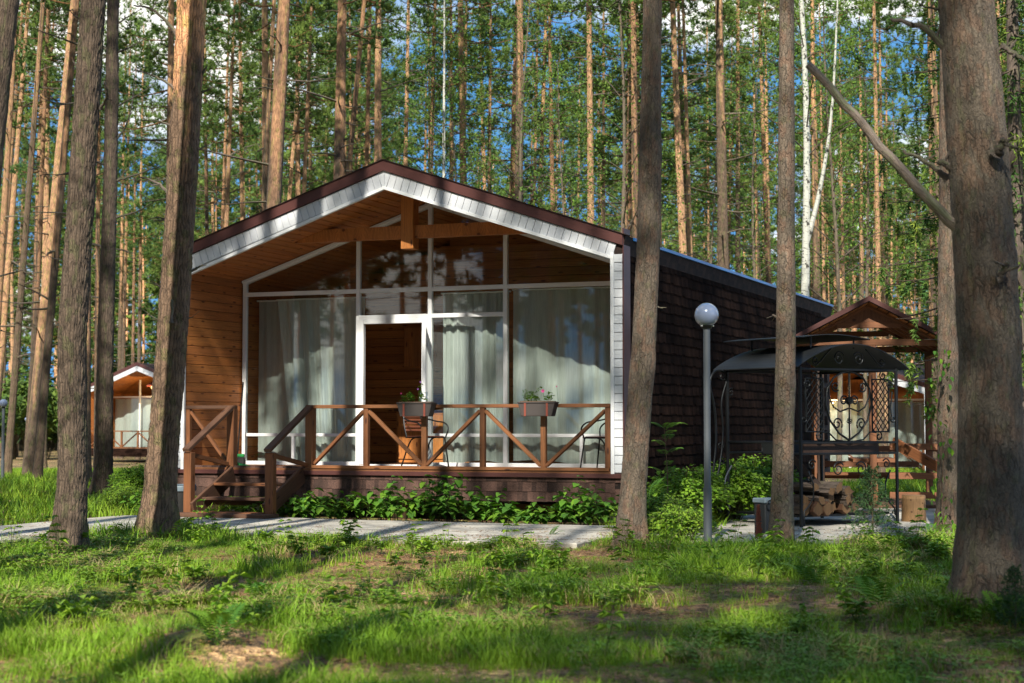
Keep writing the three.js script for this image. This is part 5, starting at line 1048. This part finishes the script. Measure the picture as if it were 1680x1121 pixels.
// spruce with hanging boughs beside the massive trunk
{
  const R = rng(301), T = new Mesher(), C = new Mesher(), H = 15;
  T.tube([V(0, -0.2, 0), V(0, 5, 0), V(0.05, 10, 0), V(0, H, 0)], 0.16, 0.02, [0.25, 0.2, 0.17], 10);
  for (let k = 0; k < 120; k++) {
    const u = Math.pow(k / 120, 0.95), h = lerp(2.2, H - 0.2, u), L = 2.3 * (1 - u) * (0.75 + 0.4 * R()) + 0.15, a = k * 2.4 + R() * 0.6, n = Math.round(5 + L * 7);
    const pts = []; for (let j = 0; j <= 6; j++) { const f = j / 6; pts.push(V(Math.cos(a) * L * f, h - 0.42 * L * f + 0.22 * L * f * f, Math.sin(a) * L * f)); }
    T.tube(pts, 0.02 * (1 - u * 0.6), 0.004, [0.25, 0.18, 0.13], 4);
    for (let j = 0; j < n; j++) { const f = 0.15 + 0.85 * (j + R()) / n, q = pts[Math.min(6, Math.floor(f * 6))], side = (R() - 0.5) * 0.7 * (1.2 - f), hang = 0.1 + R() * 0.38 * (1 - f * 0.4);
      const c = V(q.x - Math.sin(a) * side, q.y - 0.03, q.z + Math.cos(a) * side), y = R();
      for (let i = 0; i < 5; i++) { const cc = c.clone().add(V((R() - 0.5) * 0.06, -hang * i / 4, (R() - 0.5) * 0.06)); tuft(C, cc, V(Math.cos(a) * 0.3, -0.8, Math.sin(a) * 0.3), 0.09, 0.014, 5, mixc([0.06, 0.14, 0.03], [0.26, 0.34, 0.05], y * y), R); } }
  }
  const tg = T.geometry(), cg = C.geometry();
  for (const [px, d, s, turn] of [[1592, 30, 1, 0.4], [1672, 24, 0.95, 2.2]]) { const x = (px - 840) / F * d, t = thing('spruce_tree', d > 28 ? 'spruce with drooping yellow-green boughs beside the gazebo' : 'dark spruce partly hidden behind the massive trunk', 'tree', [x, groundY(x, -d), -d], turn); t.scale.setScalar(s); part(t, 'trunk', tg, M.limb); part(t, 'crown', cg, M.needles); }
}
// ---------------------------------------------------------------- shrubs and herbs
function shrub(label, x, z, h, n, leafSize, seed, group, spread = 0.35, y = groundY(x, z)) {
  const R = rng(seed), t = thing('leafy_shrub', label, 'shrub', [x, y - 0.01, z], 0, group), S = new Mesher(), per = 7;
  for (let k = 0; k < n; k++) {
    const a = R() * 6.28, rr = Math.sqrt(R()) * spread, hh = h * (0.45 + 0.6 * R()) * (1 - 0.35 * (rr / spread) ** 2), b = V(Math.cos(a) * rr * 0.35, 0, Math.sin(a) * rr * 0.35), top = V(Math.cos(a) * rr, hh, Math.sin(a) * rr), cv = curve([b, b.clone().lerp(top, 0.5).add(V(0, 0.05, 0)), top], 6);
    S.tube(cv, 0.0035, 0.002, [0.12, 0.13, 0.05], 4);
    for (let j = 0; j < per; j++) {
      const f = 0.35 + 0.65 * (j + 0.5) / per, p = cv[Math.min(6, Math.round(f * 6))], m = part(t, 'leaf', pick(leafG, R), R() < 0.5 ? M.leafA : R() < 0.6 ? M.leafB : M.leafC, [p.x, p.y, p.z]);
      m.rotation.set(0.1 + R() * 0.55 - 0.3, j * 2.4 + R() * 0.8, (R() - 0.5) * 0.5, 'YXZ'); m.scale.setScalar(leafSize * (0.65 + 0.6 * R()));
    }
  }
  part(t, 'stems', S.geometry(), M.leaves);
}
{
  const R = rng(401);
  // along the porch skirt: a = place along the front, h = height
  const row = [[-1.15, 0.34], [-0.85, 0.42], [-0.45, 0.38], [-0.15, 0.5], [0.25, 0.5], [0.55, 0.62], [0.9, 0.66], [1.15, 0.55], [1.45, 0.6], [1.75, 0.46], [2.05, 0.34], [2.5, 0.32], [2.85, 0.46], [3.15, 0.55], [3.4, 0.5]];
  for (const [k, [a, h]] of row.entries()) { const [x, z] = fromHouse(a, 0.5 + (k % 3) * 0.14); shrub('broad-leaved green shrub growing along the porch skirt', x, z, h * 1.22, 14, 0.14, 410 + k, 'shrubs along the porch skirt', 0.3, 0); }
  for (const [k, [a, b, h]] of [[-2.3, 0.3, 0.3], [-1.8, 0.2, 0.28], [-3.0, 0.3, 0.42], [-3.3, 0.8, 0.4], [-3.8, 0.6, 0.5], [-1.5, 0.35, 0.3]].entries()) { const [x, z] = fromHouse(a, b); shrub('low shrub with broad leaves under and beside the porch steps', x, z, h, 7, 0.11, 440 + k, 'shrubs by the steps', 0.3, 0); }
}
// dense small-leaved shrub against the shingled wall
function bushGeo(seed, w, h, n, leaf, c0, c1) {
  const R = rng(seed), C = new Mesher(), S = new Mesher();
  for (let k = 0; k < n / 34; k++) {
    const a = R() * 6.28, rr = Math.sqrt(R()), e = V(Math.cos(a) * w * rr, h * (0.35 + 0.65 * Math.sqrt(1 - rr * rr * 0.8)) * (0.7 + 0.4 * R()), Math.sin(a) * w * rr), b = V(e.x * 0.25, 0, e.z * 0.25), m = b.clone().lerp(e, 0.6).add(V(0, 0.12 * h, 0)), cv = curve([b, m, e, e.clone().add(V(Math.cos(a) * 0.12, -0.08, Math.sin(a) * 0.12))], 8);
    S.tube(cv, 0.005, 0.002, [0.13, 0.11, 0.06], 4);
    for (let j = 0; j < 34; j++) {
      const p = cv[2 + Math.floor(R() * 7)].clone().add(V(R() - 0.5, R() - 0.5, R() - 0.5).multiplyScalar(0.16)), s = leaf * (0.7 + 0.6 * R()), d = V(Math.cos(a) * 0.5 + R() - 0.5, R() * 0.7 - 0.5, Math.sin(a) * 0.5 + R() - 0.5).normalize(), w2 = d.clone().cross(V(R() - 0.5, 1, R() - 0.5)).normalize(), up = d.clone().cross(w2).multiplyScalar(0.12), t = mixc(c0, c1, R());
      const i0 = C.vert(p.x, p.y, p.z, t), q = (f, g) => C.vert(p.x + d.x * s * f + w2.x * s * g + up.x * s, p.y + d.y * s * f + w2.y * s * g + up.y * s, p.z + d.z * s * f + w2.z * s * g + up.z * s, t);
      q(0.45, 0.3); C.vert(p.x + d.x * s, p.y + d.y * s, p.z + d.z * s, t); q(0.45, -0.3); C.i.push(i0, i0 + 1, i0 + 2, i0, i0 + 2, i0 + 3);
    }
  }
  return [S.geometry(), C.geometry()];
}
{
  const a = bushGeo(451, 0.62, 0.95, 5200, 0.075, [0.1, 0.23, 0.018], [0.24, 0.4, 0.03]), b = bushGeo(452, 0.5, 0.6, 3400, 0.06, [0.11, 0.23, 0.02], [0.28, 0.42, 0.035]);
  for (const [px, d, g, s, label] of [[1195, 23.4, a, 0.85, 'dense small-leaved bush against the shingled wall behind the lamp post'], [1125, 22.3, a, 0.8, 'dense small-leaved bush at the cabin corner behind the leaning pine'], [1238, 25.5, a, 0.9, 'dense bush against the shingled wall beside the barbecue'], [1075, 20.6, b, 0.85, 'low tangled bush at the foot of the leaning pine'], [1115, 19.2, b, 0.7, 'low tangled bush between the leaning pine and the lamp post']]) {
    const x = (px - 840) / F * d, t = thing('dense_bush', label, 'bush', [x, groundY(x, -d) - 0.01, -d], px); t.scale.setScalar(s); part(t, 'stems', g[0], M.leaves); part(t, 'foliage', g[1], M.leaves);
  }
  for (const [k, [px, d, s]] of [[205, 28, 0.6], [226, 30, 0.65], [196, 26.5, 0.55], [244, 32, 0.6]].entries()) { const x = (px - 840) / F * d, t = thing('dense_bush', 'green bush in the grass between the dark slim pine and the porch', 'bush', [x, groundY(x, -d) - 0.01, -d], k, 'bushes by the grassy clearing'); t.scale.setScalar(s); part(t, 'stems', (k % 2 ? a : b)[0], M.leaves); part(t, 'foliage', (k % 2 ? a : b)[1], M.leaves); }
}
{ // thicket of young growth that closes the view between the far trunks
  const g = bushGeo(455, 0.62, 1, 1500, 0.13, [0.07, 0.15, 0.03], [0.2, 0.3, 0.05]), m = mergeGeometries([g[0], g[1]]), N = 300, im = new THREE.InstancedMesh(m, M.leaves, N), R = rng(456), mt = new THREE.Matrix4(), q = new THREE.Quaternion(), e = new THREE.Euler();
  for (let k = 0; k < N; k++) { let d, x; do { d = lerp(88, 190, Math.pow(R(), 0.8)); x = lerp(-0.34, 0.34, R()) * d; } while (d < 106 && (Math.abs(x - LC.x * d / 88) < 4.5 || Math.abs(x - RC.x * d / 66) < 5)); const s = 2.2 + R() * 2.6; e.set(0, R() * 6.28, 0); mt.compose(V(x, groundY(x, -d) - 0.1, -d), q.setFromEuler(e), V(s, s * (0.9 + R() * 0.8), s)); im.setMatrixAt(k, mt); const t = 0.7 + R() * 0.5; im.setColorAt(k, lin(t, t, t)); }
  im.name = 'undergrowth'; im.userData.kind = 'stuff'; scene.add(tag(im, 'young leafy undergrowth deep among the far trunks', 'undergrowth'));
}
// a pinnate frond along +z, unit long
function frondGeo(seed, pairs = 12, wid = 0.3) {
  const R = rng(seed), m = new Mesher(), c = [1, 1, 1], P = (t) => V(0, 0.28 * Math.sin(t * 2.2) - 0.12 * t * t, t), rib = []; for (let k = 0; k <= 8; k++) rib.push(P(k / 8)); m.tube(rib, 0.008, 0.003, c, 4);
  for (let k = 0; k < pairs; k++) for (const s of [-1, 1]) { const t = 0.16 + 0.82 * k / pairs, p = P(t), l = wid * Math.sin(Math.PI * (0.12 + 0.86 * t)) * (0.9 + 0.2 * R()), w = 0.42 / pairs, q = [s * l, p.y - 0.05 * l, p.z + l * 0.35]; const i = m.vert(p.x, p.y, p.z - w * 0.5, c); m.vert(s * l * 0.5, p.y + 0.01, p.z + l * 0.17 + w, c); m.vert(...q, c); m.vert(s * l * 0.5, p.y + 0.01, p.z + l * 0.17 - w, c); m.i.push(i, i + 1, i + 2, i, i + 2, i + 3); }
  return m.geometry();
}
const fronds = [frondGeo(1), frondGeo(2, 14, 0.26), frondGeo(3, 10, 0.34)];
{
  // rowan sapling in front of the shingles
  const p = at(1092, 800, 21.2), t = thing('rowan_sapling', 'young rowan sapling with feathery leaves in front of the shingled wall', 'sapling', [p.x, groundY(p.x, p.z) - 0.01, p.z]), R = rng(461);
  part(t, 'stem', rod([V(0, 0, 0), V(0.02, 0.7, 0), V(-0.02, 1.33, 0)], 0.008, 6, 12, 0.004), M.cone);
  for (let k = 0; k < 15; k++) { const y = k < 5 ? 1.3 : 0.45 + R() * 0.8, m = part(t, 'leaf', pick(fronds, R), k % 2 ? M.leafA : M.leafB, [0, y, 0]); m.rotation.set(-0.1, k < 5 ? [1.6, -1.5, 2.3, -2.2, 0.2][k] : R() * 6.28, 0, 'YXZ'); m.scale.setScalar(0.24 + R() * 0.08); }
  // ferns and small pinnate seedlings
  const spots = [[288, 862, 20.0, 0.42, 2, 'fern frond at the foot of the thick cracked pine'], [1040, 815, 19.0, 0.3, 3, 'small fern clinging to the foot of the leaning pine'], [1590, 980, 12.6, 0.35, 5, 'fern by the roots of the massive trunk'], [1640, 985, 11.2, 0.3, 6, 'low fern in front of the massive trunk'], [1440, 1005, 12.3, 0.34, 5, 'fern spreading in the shaded grass'], [1530, 870, 20, 0.35, 5, 'fern at the terrace edge under the creeper pine'], [430, 990, 13, 0.26, 5, 'fern in the sunny clearing grass'], [900, 870, 20.2, 0.25, 3, 'fern at the edge of the concrete path'], [1330, 960, 14.4, 0.3, 5, 'fern below the barbecue terrace'], [360, 1090, 9.6, 0.28, 6, 'yellow-green fern on the litter hump']];
  for (const [px, py, d, s, n, label] of spots) {
    const x = (px - 840) / F * d, f = thing('fern', label, 'fern', [x, (py < 840 ? 0.5 : groundY(x, -d)) - 0.005, -d]);
    if (py < 840) f.position.set(x + 0.16, 0.53, -d + 0.03);
    for (let k = 0; k < n; k++) { const m = part(f, 'frond', pick(fronds, R), [M.leafB, M.leafA, M.leafC][k % 3]); m.rotation.set(-0.35 - R() * 0.4, n < 4 ? 1.4 + (k - 1) * 0.6 : k / n * 6.28 + R(), 0, 'YXZ'); m.scale.setScalar(s * (0.75 + 0.4 * R())); }
  }
  // young conifer on the terrace edge
  const C = new Mesher(), T = new Mesher(); T.tube([V(0, 0, 0), V(0.02, 0.5, 0), V(0, 1.0, 0)], 0.014, 0.004, [0.3, 0.22, 0.15], 5);
  for (let k = 0; k < 70; k++) { const u = k / 70, h = 0.1 + u * 0.92, L = 0.42 * (1 - u * 0.85), a = k * 2.4, e = V(Math.cos(a) * L, h + L * 0.25, Math.sin(a) * L); T.tube([V(0, h, 0), e], 0.004, 0.002, [0.3, 0.22, 0.15], 3); for (let j = 0; j < 9; j++) { const q = V(0, h, 0).lerp(e, 0.25 + 0.75 * (j + R()) / 9); tuft(C, q.add(V((R() - 0.5) * 0.07, (R() - 0.5) * 0.07, (R() - 0.5) * 0.07)), V(Math.cos(a), 0.3, Math.sin(a)), 0.05, 0.005, 7, mixc([0.04, 0.1, 0.045], [0.1, 0.18, 0.06], R()), R); } }
  const tg = T.geometry(), cg = C.geometry();
  for (const [px, d, s, label] of [[1428, 19.1, 0.85, 'young bushy conifer at the terrace edge in front of the barbecue'], [1660, 11.0, 0.42, 'tiny conifer seedling at the roots of the massive trunk']]) { const x = (px - 840) / F * d, q = thing('young_conifer', label, 'conifer', [x, groundY(x, -d) - 0.01, -d]); q.scale.setScalar(s); part(q, 'trunk', tg, M.limb); part(q, 'crown', cg, M.needles); }
  // leafy creeper on the trunk by the gazebo
  const cr = at(1556, 868, 20.55), v = thing('creeper', 'leafy creeper climbing the sunlit pine beside the gazebo', 'creeper', [cr.x, groundY(cr.x, cr.z), cr.z]);
  const line = [V(-0.05, 0, 0.05), V(-0.12, 0.5, 0.1), V(-0.1, 1.0, 0.12), V(-0.16, 1.5, 0.08), V(-0.1, 2.0, 0.1), V(-0.05, 2.3, 0.06)], cl = curve(line, 40);
  part(v, 'stem', rod(line, 0.006, 5, 40), M.cone);
  for (let k = 0; k < 80; k++) { const q = cl[Math.floor(R() * 40)], m = part(v, 'leaf', pick(leafG, R), R() < 0.4 ? M.leafB : M.leafC, [q.x + (R() - 0.6) * 0.26, q.y + (R() - 0.5) * 0.1, q.z + R() * 0.08]); m.rotation.set(0.6 + R() * 0.8, R() * 6.28, 0, 'YXZ'); m.scale.setScalar(0.05 + R() * 0.04); }
  // herbs: four kinds, cloned through the clearing
  const herbs = [0, 1, 2, 3].map((k) => { const C2 = new Mesher(), Q = rng(480 + k), hh = [0.28, 0.2, 0.16, 0.34][k]; for (let s = 0; s < [2, 3, 5, 2][k]; s++) { const a = Q() * 6.28, top = V(Math.cos(a) * 0.08, hh * (0.7 + 0.4 * Q()), Math.sin(a) * 0.08), cv = curve([V(0, 0, 0), top.clone().multiplyScalar(0.5).add(V(0.01, 0.02, 0)), top], 6); C2.tube(cv, 0.003, 0.0015, [0.14, 0.2, 0.05], 4);
    for (let j = 0; j < 9; j++) { const p2 = cv[2 + Math.floor(Q() * 5)], b = Q() * 6.28, L = [0.075, 0.06, 0.07, 0.09][k] * (0.7 + 0.6 * Q()), w = L * [0.28, 0.35, 0.4, 0.2][k], dr = (Q() - 0.4) * 0.6, dx = Math.cos(b), dz = Math.sin(b), col = mixc([0.12, 0.27, 0.02], [0.32, 0.46, 0.04], Q()); const i = C2.vert(p2.x, p2.y, p2.z, col); C2.vert(p2.x + dx * L * 0.5 - dz * w, p2.y + dr * L * 0.5 + 0.012, p2.z + dz * L * 0.5 + dx * w, col); C2.vert(p2.x + dx * L, p2.y + dr * L - 0.012, p2.z + dz * L, col); C2.vert(p2.x + dx * L * 0.5 + dz * w, p2.y + dr * L * 0.5 + 0.012, p2.z + dz * L * 0.5 - dx * w, col); C2.i.push(i, i + 1, i + 2, i, i + 2, i + 3); } } return C2.geometry(); });
  const kinds = ['tall slim-leaved herb in the clearing grass', 'bushy little herb in the clearing grass', 'low broad-leaved herb in the clearing grass', 'narrow-leaved tall herb in the clearing grass'];
  let n = 0;
  for (let tries = 0; tries < 2000 && n < 130; tries++) {
    const d = R() < 0.35 ? lerp(17, 20.8, R()) : Math.sqrt(lerp(9.5 ** 2, 19.8 ** 2, Math.pow(R(), 0.7))), x = lerp(-0.31, 0.31, R()) * d; if (onPath(x, -d, 0.05)) continue;
    if (fbm(x * 0.7 + 3, d * 0.7, 91, 3) < 0.45 && R() < 0.7) continue;
    const k = Math.floor(R() * 4), q = new THREE.Group(); void q;
    const h = thing('woodland_herb', kinds[k], 'herb', [x, groundY(x, -d) - 0.01, -d], R() * 6.28, 'herbs in the clearing'); h.scale.setScalar(0.7 + R() * 0.6); part(h, 'foliage', herbs[k], M.leaves); n++;
  }
  // fallen twigs
  const twig = (() => { const m = new Mesher(); m.tube(curve([V(-0.2, 0.012, 0), V(0, 0.02, 0.02), V(0.22, 0.01, -0.02)], 8), 0.006, 0.003, [0.35, 0.28, 0.22], 5); m.tube([V(0.02, 0.02, 0.02), V(0.12, 0.03, 0.09)], 0.004, 0.002, [0.35, 0.28, 0.22], 4); return m.geometry(); })();
  for (let k = 0; k < 26; k++) { const d = 9.6 + R() * 9, x = lerp(-0.29, 0.29, R()) * d; if (onPath(x, -d, 0.1)) continue; const t2 = new THREE.Mesh(twig, M.limb); t2.name = numbered('fallen_twig'); t2.position.set(x, groundY(x, -d) + 0.004, -d); t2.rotation.y = R() * 6.28; t2.scale.setScalar(0.6 + R() * 0.7); scene.add(tag(t2, 'dry fallen twig lying in the clearing grass', 'twig', 'fallen twigs')); }
}
// ---------------------------------------------------------------- grass
{
  const blades = (seed, n, h, w, spread, bend) => { const R = rng(seed), m = new Mesher(); for (let k = 0; k < n; k++) { const a = R() * 6.28, r0 = R() * spread, b = R() * 6.28, l = h * (0.5 + 0.6 * R()), be = bend * l * (0.4 + R()), x = Math.cos(a) * r0, z = Math.sin(a) * r0, wx = -Math.sin(b) * w / 2, wz = Math.cos(b) * w / 2, g = 0.8 + 0.4 * R(), c = [g, g, g]; const q = (f, k2) => [m.vert(x + Math.cos(b) * be * f * f - wx * k2, l * f, z + Math.sin(b) * be * f * f - wz * k2, c), m.vert(x + Math.cos(b) * be * f * f + wx * k2, l * f, z + Math.sin(b) * be * f * f + wz * k2, c)]; const A = q(0, 1), B = q(0.55, 0.8), T = m.vert(x + Math.cos(b) * be, l * 0.96, z + Math.sin(b) * be, c); m.i.push(A[0], A[1], B[0], B[0], A[1], B[1], B[0], B[1], T); } return m.geometry(); };
  const clover = (() => { const m = new Mesher(), R = rng(620); for (let k = 0; k < 7; k++) { const a = R() * 6.28, r = 0.02 + R() * 0.07, y = 0.02 + R() * 0.05, s = 0.02 + R() * 0.016, g = 0.8 + 0.4 * R(), c = [g, g, g]; for (let j = 0; j < 3; j++) { const b = a + j * 2.1, x = Math.cos(a) * r, z = Math.sin(a) * r, dx = Math.cos(b) * s, dz = Math.sin(b) * s, i = m.vert(x, y, z, c); m.vert(x + dx - dz * 0.6, y + 0.006, z + dz + dx * 0.6, c); m.vert(x + dx * 1.5, y, z + dz * 1.5, c); m.vert(x + dx + dz * 0.6, y + 0.006, z + dz - dx * 0.6, c); m.i.push(i, i + 1, i + 2, i, i + 2, i + 3); } } return m.geometry(); })();
  const G = { short: blades(601, 12, 0.06, 0.005, 0.05, 0.8), long: blades(602, 8, 0.15, 0.0048, 0.04, 0.8), dry: blades(603, 10, 0.1, 0.0035, 0.06, 1.3), lawn: blades(604, 14, 0.17, 0.012, 0.13, 0.7), clover };
  const lists = { short: [], long: [], dry: [], lawn: [], clover: [] }, R = rng(611);
  const bare = [[-1.2, 16.4, 1.5, 1.2], [-0.4, 18, 1.6, 0.7], [-1.78, 9.75, 0.55, 0.4], [2.5, 9.9, 0.6, 0.5], [-2.4, 13.8, 1.1, 0.6], [-3.4, 15.8, 0.8, 0.5], [0.2, 14.6, 0.7, 0.3], [-0.9, 13.2, 0.7, 0.4], [2.1, 13.8, 0.8, 0.4], [1.1, 15.6, 0.7, 0.4], [-2.3, 17, 0.8, 0.5], [0.9, 10.2, 0.6, 0.35], [-3, 11.2, 0.6, 0.4]];
  for (let k = 0; k < 80000; k++) {
    const d = Math.sqrt(lerp(7.5 ** 2, 20.9 ** 2, R())), x = lerp(-0.33, 0.33, R()) * d; if (onPath(x, -d, -0.07)) continue;
    let den = 0.14 + 0.95 * sstep(0.36, 0.6, fbm(x * 0.8 + 7, d * 0.8 + 7, 77, 4)); for (const [a, b, p, q] of bare) den *= 1 - 0.93 * Math.exp(-(((x - a) / p) ** 2) - (((d - b) / q) ** 2));
    if (R() > den) continue;
    const lush = fbm(x * 0.5 + 30, d * 0.5 + 9, 99, 3), y = groundY(x, -d), r = R();
    const kind = r < 0.07 + 0.2 * sstep(0.56, 0.4, lush) ? 'dry' : r < 0.2 + 0.5 * Math.max(0, lush - 0.42) + 0.14 ? 'long' : r < 0.5 ? 'clover' : 'short';
    const tall = 0.45 + 1.1 * sstep(0.35, 0.65, fbm(x * 1.3 + 60, d * 1.3 + 2, 121, 3)); lists[kind].push([x, y, -d, tall * (0.65 + R() * 0.75) * lerp(0.7, 1, sstep(9, 12.5, d)), clamp(0.35 * R() + 1.1 * fbm(x * 1.1 + 4, d * 1.1 + 8, 131, 3) - 0.15)]);
  }
  for (const [hx, hd, hr] of [[-4.56, 17.6, 0.22], [-4.22, 20.4, 0.25], [1.31, 19.1, 0.2], [2.82, 18, 0.17], [3.27, 11.7, 0.32]]) for (let k = 0; k < 70; k++) { const a = R() * 6.28, q = hr * (0.95 + R() * R() * 1.6), x = hx + Math.cos(a) * q, d = hd - Math.sin(a) * q; if (onPath(x, -d, 0)) continue; lists[R() < 0.45 ? 'dry' : R() < 0.6 ? 'long' : 'clover'].push([x, groundY(x, -d), -d, 0.7 + R() * 0.8, R()]); }
  for (let k = 0; k < 30000; k++) {
    const d = Math.sqrt(lerp(20 ** 2, 66 ** 2, R())), x = lerp(-0.34, 0.34, R()) * d; if (onPath(x, -d, 0.1) || inHouse(x, -d, 0.1)) continue;
    if (x > -3 && x < 1.2 && d < 26) continue; if (R() > 0.35 + 0.9 * fbm(x * 0.4, d * 0.4, 55, 3)) continue;
    if (x > (d - 23) * 0.4 - 1 && x < 1.5 + (d - 23) * 0.4) continue;
    lists.lawn.push([x, groundY(x, -d), -d, 0.7 + R() * 0.9, R()]);
  }
  const names = { short: ['grass', 'short green grass of the clearing'], long: ['long_grass', 'longer green grass blades standing in the clearing'], dry: ['dry_grass', 'pale dry grass and litter stalks in the clearing'], lawn: ['far_grass', 'tall bright grass beyond the path among the pines'], clover: ['ground_cover', 'small round-leaved ground cover between the grass'] };
  const pal = { short: [[0.15, 0.31, 0.018], [0.33, 0.47, 0.035]], long: [[0.13, 0.29, 0.02], [0.29, 0.45, 0.035]], dry: [[0.42, 0.32, 0.15], [0.55, 0.44, 0.22]], lawn: [[0.13, 0.29, 0.02], [0.3, 0.42, 0.04]], clover: [[0.12, 0.28, 0.018], [0.28, 0.42, 0.035]] };
  const mt = new THREE.Matrix4(), qq = new THREE.Quaternion(), e = new THREE.Euler();
  for (const [kind, L] of Object.entries(lists)) {
    const im = new THREE.InstancedMesh(G[kind], M.grass, L.length);
    for (const [i, [x, y, z, s, c]] of L.entries()) { e.set(0, c * 40 + i * 2.4, 0); mt.compose(V(x, y - 0.004, z), qq.setFromEuler(e), V(s, s, s)); im.setMatrixAt(i, mt); im.setColorAt(i, lin(...mixc(pal[kind][0], pal[kind][1], c))); }
    im.name = names[kind][0]; im.userData.kind = 'stuff'; scene.add(tag(im, names[kind][1], 'grass'));
  }
}
// fallen needles and scraps on the ground and blown over the path edge
{
  const R = rng(701), m = new Mesher(); for (let k = 0; k < 9; k++) { const x = (R() - 0.5) * 0.2, z = (R() - 0.5) * 0.2, a = R() * 6.28, l = 0.02 + R() * 0.035, w = 0.0022, dx = Math.cos(a), dz = Math.sin(a), y = 0.003 + R() * 0.008, g = 0.6 + 0.8 * R(), c = [g, g, g], i = m.vert(x - dz * w, y, z + dx * w, c); m.vert(x + dz * w, y, z - dx * w, c); m.vert(x + dx * l + dz * w, y + R() * 0.006, z + dz * l - dx * w, c); m.vert(x + dx * l - dz * w, y + R() * 0.006, z + dz * l + dx * w, c); m.i.push(i, i + 1, i + 2, i, i + 2, i + 3); }
  for (let k = 0; k < 2; k++) { const x = (R() - 0.5) * 0.2, z = (R() - 0.5) * 0.2, s = 0.012 + R() * 0.012, c = [0.9, 0.8, 0.7]; m.tri([x, 0.006, z], [x + s, 0.012, z + s * 0.3], [x + s * 0.2, 0.005, z + s], c); }
  const L = []; for (let k = 0; k < 15000; k++) { const d = Math.sqrt(lerp(8 ** 2, 23 ** 2, R())), x = lerp(-0.33, 0.33, R()) * d, p = onPath(x, -d); if (p && (R() > 0.35 * Math.exp(-Math.min(d - ipol(pathFront, x), 3) * 1.1) + 0.04)) continue; if (inHouse(x, -d, 0.1)) continue; L.push([x, (p ? 0.061 : groundY(x, -d)), -d]); }
  const im = new THREE.InstancedMesh(m.geometry(), M.grass, L.length), mt = new THREE.Matrix4(), q = new THREE.Quaternion(), e = new THREE.Euler();
  for (const [i, [x, y, z]] of L.entries()) { e.set(0, R() * 6.28, 0); const s = 0.8 + R() * 0.7; mt.compose(V(x, y, z), q.setFromEuler(e), V(s, s, s)); im.setMatrixAt(i, mt); im.setColorAt(i, lin(...mixc([0.16, 0.085, 0.04], [0.42, 0.27, 0.13], R()))); }
  im.name = 'pine_litter'; im.userData.kind = 'stuff'; scene.add(tag(im, 'fallen brown needles and leaf scraps on ground and path', 'litter'));
}
// ---------------------------------------------------------------- shadows on, draw
scene.traverse((o) => { if (o.isMesh) { o.castShadow = true; o.receiveShadow = true; } });
renderer.render(scene, camera);
